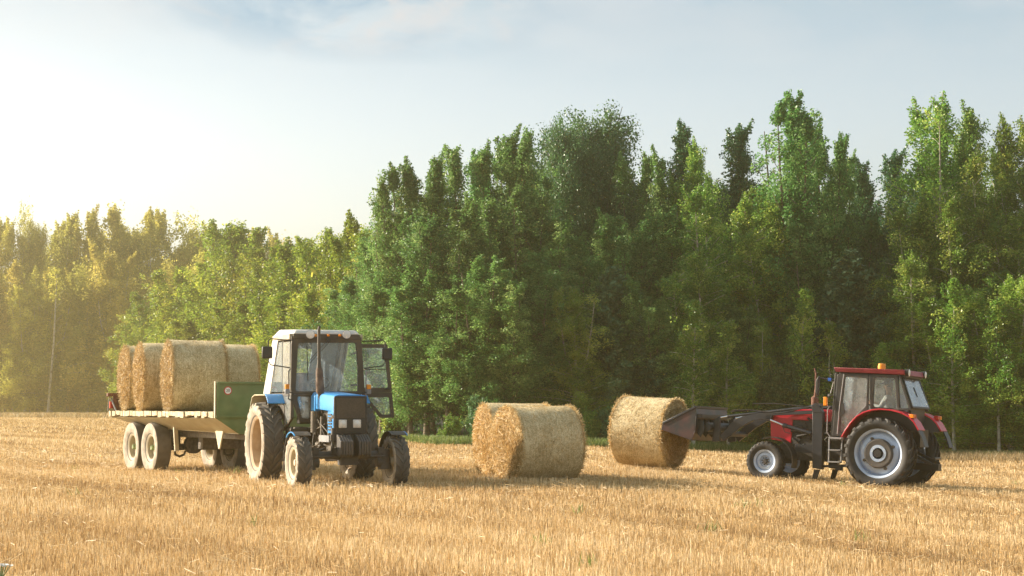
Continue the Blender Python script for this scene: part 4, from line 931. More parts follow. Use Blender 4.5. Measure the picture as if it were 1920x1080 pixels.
# open left door, hinged at the rear pillar
dx = .40; y0 = .72
def dp(zx, zy): return f1(zx, zy, dx)
DO = [dp(756,180), dp(938,182), dp(980,632), dp(895,634), dp(756,480)]
D1 = rnd([dp(770,203), dp(918,203), dp(943,448), dp(785,450)], .04); D2 = rnd([dp(812,506), dp(948,505), dp(958,612), dp(905,614)], .03)
door = MB(); th = (-.035, 0, 0)
door.ring(rnd([dp(756,180), dp(938,182), dp(966,476), dp(772,478)], .04), D1, th); door.ring(rnd([dp(772,478.5), dp(966,476.5), dp(980,632), dp(895,634)], .02), D2, th)
dr = door.build('door', M['frame'], T1, .004)
MB().prism([p+Vector((-.015,0,0)) for p in D1], (-.005,0,0)).build('door_glass', M['glass'], dr); MB().prism([p+Vector((-.015,0,0)) for p in D2], (-.005,0,0)).build('lower_glass', M['glass'], dr)
MB().tube([dp(800,335)+Vector((.02,0,0)), dp(925,335)+Vector((.02,0,0))], .010, 6).tube([dp(920,455)+Vector((.04,0,0)), dp(945,455)+Vector((.04,0,0))], .02, 8).build('door_handle', M['black'], dr)
MB().tube([dp(758,230), (dx-.02,y0-.04,2.5)], .02, 8).tube([dp(766,430), (dx-.02,y0-.04,1.9)], .02, 8).build('hinge', M['black'], dr)

# ================================================================== TRAILER
V2 = Veh(-7.2, 41.5, R(-60)); T2 = empty('flatbed_trailer', V2.M, 'flatbed trailer with plank deck and green headboard, loaded with round bales', 'trailer')
for x in (0, -1.3):
    for sd in (-1, 1): wheel(T2, (x, sd*.95, .555), .565, .36, .31, 0, .0, M['rubber'], M['sidewall'], M['rim_cream'], sd, -.02, bolts=8, hubr=.07, hubm=M['green'], hubh=.14)
BZ = 1.38; xb0, xb1 = -2.5, 4.5
rr = random.Random(4); deck = MB(); x = xb0
while x < xb1-.02:
    w_ = min(rr.choice((.16,.2,.22)), xb1-x); dz = rr.uniform(-.008,.008); e = rr.uniform(-.015,.02); bt = rr.choice((.085,.10,.115,.13))
    deck.box((x+.004,-1.26-e,BZ-bt+dz),(x+w_-.004,1.26+e,BZ+dz)); x += w_
deck.build('plank_deck', M['wood'], T2, .006)
hop = MB()
for sd in (-1, 1):
    hop.hexa([Vector(p) for p in ((xb0+.02,sd*1.20,1.245),(xb1-.02,sd*1.20,1.245),(xb1-.02,sd*.74,.93),(xb0+1.0,sd*.74,1.0),(xb0+.02,sd*1.17,1.25),(xb1-.02,sd*1.17,1.25),(xb1-.02,sd*.71,.93),(xb0+1.0,sd*.71,1.0))])
hop.hexa([Vector(p) for p in ((xb0+1.0,-.74,.99),(xb1-.02,-.74,.92),(xb1-.02,.74,.92),(xb0+1.0,.74,.99),(xb0+1.0,-.74,1.02),(xb1-.02,-.74,.95),(xb1-.02,.74,.95),(xb0+1.0,.74,1.02))])
hop.hexa([Vector(p) for p in ((xb0+.02,-1.2,1.24),(xb0+1.0,-.74,1.0),(xb0+1.0,.74,1.0),(xb0+.02,1.2,1.24),(xb0+.02,-1.2,1.26),(xb0+1.02,-.74,1.02),(xb0+1.02,.74,1.02),(xb0+.02,1.2,1.26))])
hop.prism([(3.3,-.80,.98),(3.75,-.80,.97),(3.56,-.80,.60),(3.50,-.80,.60)], (0,.03,0)).bar((.95,-.85,1.12),(.95,-.80,.50),.09,.06)
hop.build('hopper_body', M['cream'], T2, .004)
hb = MB(); xh = xb1+.0
hb.prism([(xh,-1.25,1.98),(xh,1.25,1.98),(xh,1.25,1.25),(xh,.74,.92),(xh,-.74,.92),(xh,-1.25,1.25)], (.03,0,0)); head = hb.build('headboard', M['green'], T2, .003)
fr_ = MB()
for y in (-1.22, -.02, 1.22): fr_.box((xh+.03,y-.025,1.3),(xh+.07,y+.025,1.98))
fr_.box((xh+.03,-1.25,1.95),(xh+.08,1.25,1.99)).box((xh+.03,-1.25,1.26),(xh+.075,1.25,1.30)).build('headboard_frame', M['green'], head, .004)
MB().box((xh-.03,-1.275,1.25),(xh+.035,-1.25,2.0)).build('corner_post', M['cream'], head, .003)
cs = Vector((xh+.032,-1.0,1.81)); MB().disc(cs, .085, 'x', .006, 32).build('speed_sign', M['signred'], T2); sg = bpy.data.objects['speed_sign']
MB().disc(cs+Vector((.004,0,0)), .066, 'x', .006, 32).build('sign_face', M['signwhite'], sg)
tx = bpy.data.curves.new('digits', 'FONT'); tx.body = '20'; tx.size = .085; tx.align_x = 'CENTER'; tx.align_y = 'CENTER'; tx.extrude = .0015
to = bpy.data.objects.new('digits', tx); COL.objects.link(to); dg = bpy.context.evaluated_depsgraph_get(); tm = bpy.data.meshes.new_from_object(to.evaluated_get(dg)); bpy.data.objects.remove(to)
to = bpy.data.objects.new('digits', tm); COL.objects.link(to); tm.materials.clear(); tm.materials.append(M['signblack']); to.parent = sg; to.location = cs+Vector((.0085,0,0)); to.rotation_euler = (R(90), 0, R(90))
ch = MB()
for x in (0, -1.3): ch.tube([(x,-.85,.555),(x,.85,.555)], .06, 12).box((x-.09,-.78,.50),(x+.09,.78,.60))
for sd in (-1, 1): ch.box((-2.2,sd*.42-.05,.80),(4.4,sd*.42+.05,.97)); ch.hexa([Vector(p) for p in ((-1.4,sd*.5-.03,.58),(.1,sd*.5-.03,.58),(.1,sd*.5+.03,.58),(-1.4,sd*.5+.03,.58),(-.95,sd*.5-.03,.86),(-.35,sd*.5-.03,.86),(-.35,sd*.5+.03,.86),(-.95,sd*.5+.03,.86))])
for y in (-.5,.05,.45): ch.box((-.2,y-.07,.55),(.15,y+.07,.92))
ch.tube([(.1,-.15,.62),(.3,-.15,.62)], .2, 20).tube([(.4,-.5,.9),(.2,-.2,.7),(.3,.2,.85),(.1,.4,.8)], .02, 6).box((1.2,-.4,.55),(1.5,.5,.95)).box((2.2,.3,.6),(2.4,.45,.95))
for (x, y) in ((.12,-.55),(.12,.62)): ch.tube([(x,y,.52),(x+.03,y,.40),(x+.08,y+.08,.36),(x+.10,y+.18,.40),(x+.08,y+.22,.48)], .028, 8)
ch.build('chassis', M['engine'], T2, .005)
MB().bar((4.4,-.45,.85),(6.0,-.05,.55),.08,.1).bar((4.4,.45,.85),(6.0,.05,.55),.08,.1).tube([(5.95,0,.55),(6.35,0,.50)], .05, 10).build('drawbar', M['iron'], T2)
tl = MB().box((-2.53,-1.32,1.72),(-2.42,-1.05,1.80)).box((-2.47,-1.18,1.38),(-2.40,-1.0,1.80)).build('tail_stand', M['rust'], T2, .008)
MB().tube([(-2.52,-1.28,1.38),(-2.50,-1.26,1.72)], .014, 8).tube([(-2.49,-1.22,1.68),(-2.3,-1.15,1.38)], .02, 8).build('stand_strut', M['gray'], tl)
MB().box((-2.56,-1.24,1.44),(-2.49,-1.10,1.60)).build('tail_light', M['redlens'], tl, .006)
def onbed(X_, Y_, Z_): return V2.M @ Vector((X_, Y_, Z_))
TY = R(-60+90)-R(10)
def tbale(i, X_, Y_, lab, roll, s=(1,1,1), dy=0):
    p = onbed(X_, Y_, BZ+.76*s[1]); return bale(i, p.x, p.y, p.z, TY+dy, lab, 'bales loaded on the trailer', s, roll=roll)
tbale(0, 1.35, -.56, 'big round bale nearest the green headboard, in front of the other trailer bales', 1.0, (.90, 1.03, 1.03))
tbale(1, -.38, -.55, 'round bale second from the left on the trailer, ragged straw end showing', 2.4, (1.0, 1.02, 1.02))
tbale(2, .40, .60, 'round bale at the right of the load, between headboard and blue tractor cab', 3.1, (.86, 1.0, 1.0))
tbale(2, -1.88, -.42, 'leftmost round bale at the trailer tail, only its edge showing', .3, (1.0, 1.01, 1.01), R(2))

# ================================================================== RED TRACTOR
V3 = Veh(8.585, 41.24, R(150)); T3 = empty('tractor', V3.M, 'red tractor with front loader holding up a round bale, seen from behind its left side', 'tractor')
def A3(zx, zy): return 1370+zx/4, 660+zy/4
def s3(zx, zy, y): return V3.side(*A3(zx, zy), y)
def A4(zx, zy): return 1120+zx/4.364, 700+zy/4.364
def s4(zx, zy, y): return V3.side(*A4(zx, zy), y)
cr_ = s3(1105, 780, 1.06); cf_ = s3(243, 848, .95)
for sd in (-1, 1):
    e = wheel(T3, (0, sd*.86, .775), .80, .44, .55, 22, .04, M['rubber_dark'], M['rubber_dark'], M['rim_silver'], sd, .06, bolts=8, hubr=.12, hubm=M['black'], hubh=.13, lw=.62)
    d = sd*.07; wt = MB().lathe([(.16,d+sd*.02),(.17,d+sd*.09),(.30,d+sd*.10),(.33,d+sd*.06),(.33,d)], (0,0,0), 'y', 48)
    wt.build('wheel_weight', M['iron'], e, .004)
    bd = MB().lathe([(.125,d+sd*.105),(.185,d+sd*.105),(.19,d+sd*.09)], (0,0,0), 'y', 32).build('hub_flange', M['rim_silver'], e)
    for k in range(4):
        q = k*math.pi/2+1.1; MB().lathe([(.001,d+sd*.07),(.035,d+sd*.07),(.035,d-sd*.02)], (.36*math.cos(q),0,.36*math.sin(q)), 'y', 12).build('rim_lug', M['iron'], e)
    wheel(T3, (cf_.x, sd*.78, .445), .455, .27, .27, 26, .016, M['rubber_dark'], M['rubber_dark'], M['rim_silver'], sd, .03, bolts=8, hubr=.06, hubm=M['iron'], hubh=.06, lw=.3)
# body
hy = .33
def pside(P, y, fn=s3): return [fn(a, b, y) for a, b in P]
H0 = pside([(297,470),(500,428),(742,432),(742,525),(620,515),(465,508),(452,684),(300,655)], hy)
mb = MB().prism(H0, (0,-2*hy,0)); mb.build('hood', M['red'], T3, .015)
en = MB().prism(pside([(466,509),(745,520),(745,700),(454,700)], hy-.03), (0,-2*hy+.06,0))
for k in range(40):
    x = rr.uniform(1.35, 2.2); z = rr.uniform(.75, 1.4); s = rr.uniform(.03, .09); sd = rr.choice((-1, 1, 1))
    if rr.random() < .6: en.box((x-s, sd*(hy-.06)-s*.6, z-s), (x+s, sd*(hy-.06)+s*.6, z+s), Matrix.Rotation(rr.uniform(-.4,.4), 3, 'Y'))
    else: en.tube([(x-s, sd*hy, z), (x+s*2, sd*hy, z+rr.uniform(-.15,.15))], s*.5, 8)
en.build('engine', M['engine_dark'], T3, .004)
MB().box((-.5,-.25,.55),(1.5,.25,1.1)).box((1.4,-.22,.5),(2.6,.22,.85)).box((-.45,-.34,.5),(.35,.34,1.1)).build('transmission', M['engine_dark'], T3, .02)
MB().tube([(0,-.7,.78),(0,.7,.78)], .12, 16).build('rear_axle', M['engine_dark'], T3); x = cf_.x
MB().box((x-.07,-.66,.42),(x+.07,.66,.56)).tube([(x,-.68,.445),(x,.68,.445)], .05, 10).tube([(x-.2,-.6,.42),(x-.2,.6,.42)], .018, 8).box((x-.2,-.16,.4),(x+.15,.16,.75)).build('front_axle', M['engine_dark'], T3, .006)
for sd in (-1, 1):
    arc = [(x+.54*math.cos(a), .445+.54*math.sin(a)) for a in [R(v) for v in (64,74,86,98,112,126,140,154,168,182,196)]]
    MB().sheet([(p[0]-.16, p[1]+.03) for p in arc], *sorted((sd*.60, sd*.92)), .014).build('front_fender', M['black'], T3)
# loader mast and sub frame
for sd in (-1, 1):
    y = sd*.52; P = pside([(612,440),(690,455),(682,882),(612,870)], .60)
    P = [Vector((p.x, y+(.08 if sd > 0 else -.08), p.z)) for p in P]
    MB().prism(P, (0, -sd*.16, 0)).prism([(p.x, y+sd*.09, p.z) for p in pside([(605,395),(655,395),(690,455),(612,450)], .60)], (0,-sd*.18,0)).build('loader_mast', M['loader'], T3, .008)
    sub = MB(); q = pside([(480,690),(612,700),(612,760),(470,750)], .55); sub.prism([(p.x, sd*.5, p.z) for p in q], (0, -sd*.1, 0))
    sub.build('sub_frame', M['loader'], T3, .004); sub = MB(); q = pside([(684,848),(858,842),(858,862),(684,866)], .55); sub.prism([(p.x, sd*.5, p.z) for p in q], (0, -sd*.12, 0)); sub.box((1.0, sd*.5-.06, .33), (1.15, sd*.5+.06, .42)); sub.build('side_beam', M['loader'], T3, .004)
    mf = pside([(682,882),(655,958),(624,958),(640,880)], .5); MB().prism([(p.x, sd*.58, p.z) for p in mf], (0, sd*.05, 0)).build('mud_flap', M['rubber_dark'], T3)
# loader arms: the near arm is read on its own plane, the far one mirrors it
ya = .50
def arm(P): return pside(P, ya, s4)
Pa = arm([(1780,262),(1275,262),(1215,312),(1005,520),(1035,552),(1250,420),(1420,392),(1425,335),(1780,330)])
up_ = arm([(1780,255),(1272,254),(1205,318),(1240,318),(1290,285),(1780,285)])
MAIN = arm([(1830,300),(1430,318),(1300,330),(1190,352),(1130,372),(1000,512),(1030,556),(1175,438),(1275,384),(1420,376),(1428,345),(1830,330)])
for sd in (-1, 1):
    y = sd*ya
    def rp(P): return [Vector((p.x, y, p.z)) for p in P]
    mp_ = rp(MAIN); am = MB().prism(mp_, (0, -sd*.10, 0))
    am.build('loader_arm', M['loader'], T3, .006); a_o = COL.objects[-1] if False else bpy.context.scene.collection.objects[-1]
    t1 = [Vector((p.x, y-sd*.05, p.z)) for p in arm([(1800,268),(1060,352)])]
    tb = MB().tube([t1[0], t1[0].lerp(t1[1], .35), t1[1]], .034, 10).build('tilt_cylinder', M['loader'], T3)
    t2 = [Vector((p.x, y-sd*.05, p.z)) for p in arm([(1060,352),(1000,362)])]; MB().tube([t1[1], t2[1]], .022, 10).build('piston_rod', M['steel'], tb)
    lc = [Vector((p.x, y+sd*.07, p.z)) for p in arm([(1760,492),(1530,424),(1425,382)])]
    c1 = MB().tube([lc[0], lc[1]], .045, 12).tube([lc[1]+(lc[0]-lc[1])*.12, lc[1]], .052, 12).build('lift_cylinder', M['loader'], T3); MB().tube([lc[1], lc[2]], .022, 10).build('piston_rod', M['steel'], c1)
    lk = [Vector((p.x, y, p.z)) for p in arm([(1000,350),(1000,555),(940,560),(950,380)])]; MB().prism(lk, (0, -sd*.08, 0)).build('bucket_link', M['loader'], T3, .006)
q = arm([(1272,256),(1750,290)]); hs = MB()
hs.tube([(q[0].x,ya,q[0].z+.02),(q[0].x-.5,ya-.05,q[0].z+.05),(q[1].x,ya,q[1].z+.04),(q[1].x-.3,ya-.1,q[1].z+.10)], .013, 6)
for k in range(4):
    a = arm([(1110-20*k,300+k*4),(1250,300),(1500,325+6*k),(1760,270-10*k),(1850,262)]); hs.tube([p+Vector((0,-.1*k,0)) for p in a], .011, 6)
hs.tube([Vector((p.x, ya+.09, p.z)) for p in arm([(1530,440),(1545,480),(1590,492)])], .009, 6).build('hydraulic_hose', M['black'], T3)
MB().bar((MAIN[2].x-.3,-ya,MAIN[2].z-.06),(MAIN[2].x-.3,ya,MAIN[2].z-.06),.12,.12).tube([(MAIN[5].x-.25,-ya,MAIN[5].z+.06),(MAIN[5].x-.25,ya,MAIN[5].z+.06)],.06,12).build('cross_tube', M['loader'], T3, .005)
# bucket
yb = .92
S = pside([(525,458),(535,410),(800,275),(808,300),(792,470),(772,546)], yb, s4)
sp_ = MB()
for sd in (-1, 1): sp_.prism([Vector((p.x, sd*yb, p.z)) for p in S], (0, -sd*.02, 0))
bk = pside([(803,278),(812,350),(800,470),(772,546)], yb, s4)
for i in range(3):
    a, b2 = bk[i], bk[i+1]; sp_.hexa([Vector((a.x,-yb,a.z)),Vector((a.x,yb,a.z)),Vector((a.x+.02,yb,a.z)),Vector((a.x+.02,-yb,a.z)),Vector((b2.x,-yb,b2.z)),Vector((b2.x,yb,b2.z)),Vector((b2.x+.02,yb,b2.z)),Vector((b2.x+.02,-yb,b2.z))])
fl0, fl1 = bk[3], S[0]; sp_.hexa([Vector((fl0.x,-yb,fl0.z-.01)),Vector((fl0.x,yb,fl0.z-.01)),Vector((fl1.x,yb,fl1.z-.01)),Vector((fl1.x,-yb,fl1.z-.01)),Vector((fl0.x,-yb,fl0.z+.015)),Vector((fl0.x,yb,fl0.z+.015)),Vector((fl1.x,yb,fl1.z+.015)),Vector((fl1.x,-yb,fl1.z+.015))])
buc = sp_.build('bucket', M['bucket'], T3, .004)
ed = MB()
for sd in (-1, 1): ed.bar(Vector((S[1].x, sd*yb, S[1].z)), Vector((S[2].x, sd*yb, S[2].z)), .05, .05, (0,1,0))
t0 = bk[0]; ed.box((t0.x-.03,-yb,t0.z-.02),(t0.x+.05,yb,t0.z+.035)); ed.box((t0.x-.16,-yb*.96,t0.z-.24),(t0.x-.02,yb*.96,t0.z-.15)).build('bucket_rim', M['loader'], buc, .006)
rb_ = MB()
for y in (-.75,-.45,-.2,.1,.45,.75): rb_.prism([(t0.x-.0,y,t0.z-.26),(t0.x-.14,y,t0.z-.3),(t0.x-.20,y,t0.z-.5),(t0.x-.10,y,t0.z-.70),(t0.x,y,t0.z-.6)], (0,.03,0))
rb_.tube([(t0.x-.2,-.7,t0.z-.45),(t0.x-.2,.7,t0.z-.45)], .11, 14).box((t0.x-.2,-.55,t0.z-.62),(t0.x-.03,.55,t0.z-.34)).build('bucket_carrier', M['loader'], buc, .005)
ti = MB()
for y in (-.5,-.17,.17,.5): ti.tube([(t0.x,y,t0.z-.45),(t0.x+.9,y,t0.z-.42),(t0.x+1.25,y,t0.z-.40)], [.022,.02,.006], 8)
ti.build('bale_tine', M['steel'], buc)
# fenders
arcp = [(838,640),(868,590),(905,535),(950,487),(1000,458),(1060,440),(1120,434),(1200,440),(1285,462),(1335,490),(1375,530),(1408,590)]
fa = [s3(a, b, 1.02) for a, b in arcp]
fl_ = [s3(a, b, 1.02) for a, b in [(1408,590),(1432,640),(1455,715)]]
for sd in (-1, 1):
    y0, y1 = sorted((sd*.60, sd*1.06)); fe = MB().sheet([(p.x, p.z) for p in fa][::-1], y0, y1, .03).build('rear_fender', M['red'], T3, .006)
    MB().sheet([(p.x, p.z) for p in fl_][::-1], *sorted((sd*.78, sd*1.07)), .02).build('mud_flap', M['black'], fe)
    inn = [Vector((p.x, sd*.61, p.z)) for p in fa]; inn += [Vector((p.x, sd*.61, p.z)) for p in [s3(1330,600,1.02), s3(1100,540,1.02), s3(930,640,1.02)]]
    MB().prism(inn, (0, sd*.015, 0)).build('fender_wall', M['black'], fe)
    bx = s3(1340, 480, 1.0); tlb = MB().box((bx.x-.10, min(sd*.80, sd*1.05), bx.z-.045), (bx.x-.0, max(sd*.80, sd*1.05), bx.z+.045)).build('tail_light', M['redlens'], T3, .01)
    MB().box((bx.x-.11, min(sd*.97, sd*1.055), bx.z-.04), (bx.x-.02, max(sd*.97, sd*1.055), bx.z+.04)).build('indicator', M['orange'], tlb, .008)
# cab
yc = .66
def cs3(P, y=yc): return [s3(a, b, y) for a, b in P]
cabm = MB()
DOOR_O = cs3([(800,165),(1036,168),(1030,440),(925,530),(858,625),(762,632)]); DOOR_G = cs3([(858,182),(1024,196),(1016,400),(935,480),(858,606),(817,600)])
REAR_O = cs3([(1040,168),(1255,172),(1268,436),(1045,428)]); REAR_G = cs3([(1078,190),(1230,194),(1247,424),(1068,412)])
for sd in (-1, 1):
    fl = (lambda P: P) if sd > 0 else mir
    cabm.ring(rnd(fl(DOOR_O), .04), rnd(fl(DOOR_G), .06), (0, -sd*.05, 0)); cabm.ring(rnd(fl(REAR_O), .04), rnd(fl(REAR_G), .06), (0, -sd*.05, 0))
    MB().prism([p+Vector((0,-sd*.02,0)) for p in rnd(fl(DOOR_G), .06)], (0, -sd*.005, 0)).build('door_glass', M['glass_dirty'], T3)
    MB().prism([p+Vector((0,-sd*.02,0)) for p in rnd(fl(REAR_G), .06)], (0, -sd*.005, 0)).build('side_window', M['glass_clear'], T3)
    MB().prism([p+Vector((0,-sd*.02,0)) for p in fl(cs3([(1262,215),(1272,215),(1338,420),(1272,420)]))], (0, -sd*.005, 0)).build('quarter_glass', M['glass'], T3)
    cabm.bar(*[Vector((p.x, sd*(yc-.02), p.z)) for p in cs3([(1262,165),(1345,425)])], .05, .05, (0,1,0)).bar(*[Vector((p.x, sd*(yc-.02), p.z)) for p in cs3([(1250,430),(1350,430)])], .05, .07, (0,1,0))
pf = cs3([(790,165),(748,632)]); tR, bR = cs3([(1272,190)])[0], cs3([(1345,418)])[0]
for sd in (-1, 1): cabm.bar(Vector((pf[0].x, sd*.62, pf[0].z)), Vector((pf[1].x, sd*.55, pf[1].z)), .06, .06, (0,1,0))
for p in (pf[0], tR): cabm.bar(Vector((p.x,-.64,p.z)), Vector((p.x,.64,p.z)), .06, .06)
cabm.bar(Vector((bR.x,-.64,bR.z)), Vector((bR.x,.64,bR.z)), .05, .05).box((bR.x+.02,-.62,1.0),(pf[1].x,.62,1.06)).box((bR.x+.02,-.5,1.05),(bR.x+.08,.5,bR.z))
cabm.build('cab_frame', M['black'], T3, .008)
MB().ring(rnd([Vector((tR.x-.02,-.60,tR.z)),Vector((tR.x-.02,.60,tR.z)),Vector((bR.x-.03,.64,bR.z)),Vector((bR.x-.03,-.64,bR.z))], .03), rnd([Vector((tR.x-.03,-.555,tR.z-.03)),Vector((tR.x-.03,.555,tR.z-.03)),Vector((bR.x-.02,.595,bR.z+.04)),Vector((bR.x-.02,-.595,bR.z+.04))], .03), (-.03,0,0)).build('rear_window_frame', M['black'], T3, .003)
MB().prism([Vector((tR.x-.04,-.57,tR.z-.03)),Vector((tR.x-.04,.57,tR.z-.03)),Vector((bR.x-.04,.61,bR.z+.04)),Vector((bR.x-.04,-.61,bR.z+.04))], (-.005,0,0)).build('rear_window', M['glass_sky'], T3)
MB().prism([Vector((pf[0].x+.01,-.58,pf[0].z-.04)),Vector((pf[0].x+.01,.58,pf[0].z-.04)),Vector((pf[1].x-.05,.52,1.7)),Vector((pf[1].x-.05,-.52,1.7))], (.005,0,0)).build('windshield', M['glass'], T3)
MB().tube([Vector((tR.x-.12,.05,tR.z-.2)),Vector((bR.x+.04,.03,bR.z+.25))], .014, 6).build('rear_wiper', M['black'], T3)
# roof
rf_f, rf_r = s3(770, 130, .74), s3(1300, 150, .74)
mb = MB(); zf, zr = rf_f.z, rf_r.z
mb.hexa([Vector((rf_r.x,-.70,zr-.06)),Vector((rf_f.x-.05,-.70,zf-.05)),Vector((rf_f.x-.05,.70,zf-.05)),Vector((rf_r.x,.70,zr-.06)),Vector((rf_r.x,-.76,zr+.05)),Vector((rf_f.x,-.74,zf+.045)),Vector((rf_f.x,.74,zf+.045)),Vector((rf_r.x,.76,zr+.05))])
mb.build('roof', M['roofred'], T3, .015)
MB().hexa([Vector((rf_r.x-.06,-.60,zr-.07)),Vector((rf_r.x+.02,-.66,zr-.07)),Vector((rf_r.x+.02,.66,zr-.07)),Vector((rf_r.x-.06,.60,zr-.07)),Vector((rf_r.x-.03,-.62,zr+.04)),Vector((rf_r.x+.02,-.66,zr+.04)),Vector((rf_r.x+.02,.66,zr+.04)),Vector((rf_r.x-.03,.62,zr+.04))]).build('roof_rear_panel', M['roofred'], T3, .005)
MB().box((rf_r.x-.0,-.62,zr-.12),(rf_f.x-.1,.62,zr-.06)).build('roof_lining', M['black'], T3, .01)
for sd in (-1, 1):
    c = Vector((rf_r.x-.06, sd*.60, zr-.01)); w2 = MB().lathe([(.001,.10),(.07,.09),(.085,.0),(.08,-.02)], c, 'x', 24).build('work_light', M['black'], T3)
    MB().lathe([(.001,-.035),(.05,-.03),(.078,-.018)], c, 'x', 24).build('lens', M['lamp'], w2)
bc = s3(1134, 105, .1); bb = MB().lathe([(.085,-.09),(.09,-.02),(.08,.05),(.001,.06)], bc, 'z', 20).build('beacon', M['orange'], T3); MB().disc(bc+Vector((0,0,-.10)), .095, 'z', .03).build('beacon_base', M['black'], bb)
# steps, handles, exhaust, mirror, antenna
stp = MB(); q = cs3([(740,640),(838,640),(825,835),(735,832)], .78)
stp.bar(q[0], q[3], .03, .03).bar(q[1], q[2], .03, .03).box(Vector((q[1].x,.66,q[0].z-.03)), Vector((q[0].x,.84,q[0].z+.01)))
for f in (.52, .98):
    a = q[0].lerp(q[3], f); b2 = q[1].lerp(q[2], f); stp.hexa([Vector((a.x,.68,a.z)),Vector((b2.x,.68,b2.z)),Vector((b2.x,.86,b2.z)),Vector((a.x,.86,a.z)),Vector((a.x,.68,a.z+.03)),Vector((b2.x,.68,b2.z+.03)),Vector((b2.x,.86,b2.z+.03)),Vector((a.x,.86,a.z+.03))])
stp.build('step_ladder', M['gray'], T3, .004)
MB().tube(cs3([(850,165),(818,400),(800,615)], .69), .012, 8).tube(cs3([(745,405),(728,430),(722,600),(745,635)], .66), .012, 8).build('grab_rail', M['gray'], T3)
MB().prism(rnd(cs3([(822,375),(850,385),(858,460),(830,485),(812,480)], .675), .03), (0,.02,0)).build('door_latch', M['black'], T3)
ep = MB().tube(cs3([(632,420),(632,390),(632,345),(640,335)], .12), [.06,.085,.085,.05], 16).build('muffler', M['rust'], T3)
MB().tube(cs3([(634,336),(638,270),(640,160),(628,120)], .12), [.035,.024,.022,.016], 10).build('exhaust_pipe', M['rust'], ep)
ma_ = MB().tube(cs3([(775,212),(740,205),(676,195)], .85), .016, 8).build('mirror_arm', M['black'], T3)
q = cs3([(672,178),(650,215),(645,300),(662,335),(668,260)], .9); MB().prism(q, (0,.10,0)).build('mirror', M['black'], ma_, .01)
MB().box(cs3([(762,195)], .80)[0], cs3([(728,218)], .88)[0]).build('clamp', M['bluecap'], ma_)
MB().tube(cs3([(748,190),(748,155),(738,140)], .85), .009, 6).tube(cs3([(738,140),(740,-10)], .85), [.006,.002], 5).build('antenna', M['black'], T3)
q = cs3([(712,370)], .70)[0]; il = MB().box(q-Vector((.04,.04,.10)), q+Vector((.04,.04,.10))).build('indicator', M['orange'], T3, .01); MB().tube([q+Vector((-.02,0,.08)), cs3([(765,320)], .66)[0]], .014, 6).build('bracket', M['black'], il)
MB().tube(cs3([(772,225),(750,310)], .66), .012, 6).box(cs3([(745,330)], .62)[0], cs3([(728,315)], .68)[0]).build('lamp_bracket', M['gray'], T3)
hk = MB().box((-1.1,-.12,.45),(-.4,.12,.6)).bar((-.3,-.3,.9),(-1.0,-.32,.6),.05,.06).bar((-.3,.3,.9),(-1.0,.32,.6),.05,.06).box((-.72,-.3,.95),(-.45,.3,1.35)).tube([(-.95,-.45,.72),(-1.1,.45,.72)],.03,8); hk.build('rear_linkage', M['black'], T3, .006)
seat(T3, (.10, 0, 1.50)); steering(T3, (.62, .0, 1.92), .2, .9, M['black'])
MB().box((.72,-.35,1.1),(.98,.35,1.75)).build('dashboard', M['black'], T3, .03)
MB().box((-.38,-.5,1.3),(-.3,-.1,1.62)).build('cab_clutter', M['gray'], T3, .02)
q = cs3([(1290,415),(1335,440),(1320,450),(1285,432)], .5); MB().prism(q, (0,-.25,0)).build('paper_sheet', M['paper'], T3)
# bale held by the bucket
yb_ = R(150); hb_ = s4(555, 470, 0); fc = V3.side(*(1266, 812), 0); hd = (V3.M.to_3x3() @ Vector((1,0,0))).normalized()
cen = V3.M @ fc+hd*.68
bale(1, cen.x, cen.y, cen.z, math.atan2(-hd.y, -hd.x), 'round bale lifted off the ground in the bucket of the red tractor', 'bales', (1.05, 1.11, 1.11), tilt=R(3), roll=1.2)
# ---- driver
def skin(name, J, E, m, parent=None, sub=2):
    me = bpy.data.meshes.new(name); me.from_pydata([p for p, r in J], E, []); o = bpy.data.objects.new(name, me); COL.objects.link(o)
    if parent: o.parent = parent
    md = o.modifiers.new('skin', 'SKIN'); md.use_smooth_shade = True
    if not me.skin_vertices: me.attributes and None
    sv = me.skin_vertices[0].data if me.skin_vertices else None
    if sv is None:
        bm = bmesh.new(); bm.from_mesh(me); bm.verts.layers.skin.verify(); bm.to_mesh(me); bm.free(); sv = me.skin_vertices[0].data
    for i, (p, r) in enumerate(J): sv[i].radius = (r, r) if not isinstance(r, tuple) else r
    sv[0].use_root = True
    s = o.modifiers.new('sub', 'SUBSURF'); s.levels = s.render_levels = sub; me.materials.append(m); return o
MD = V3.M @ Matrix.Translation((.08, 0, 1.56)); DR = empty('person', MD, 'driver in pale shirt and dark cap sitting in the red tractor cab', 'person')
J = [((0,0,.08),(.14,.12)), ((.02,0,.28),(.13,.11)), ((.04,0,.46),(.17,.11)), ((.05,0,.55),.06), ((.07,0,.62),.055), ((.09,0,.70),(.085,.075)), ((.09,0,.79),(.09,.08)), ((.08,0,.85),(.05,.05))]
E = [(i, i+1) for i in range(7)]
def limb(st, pts):
    global J, E
    k = st
    for p, r in pts: J.append((p, r)); E.append((k, len(J)-1)); k = len(J)-1
    return k
hands = []
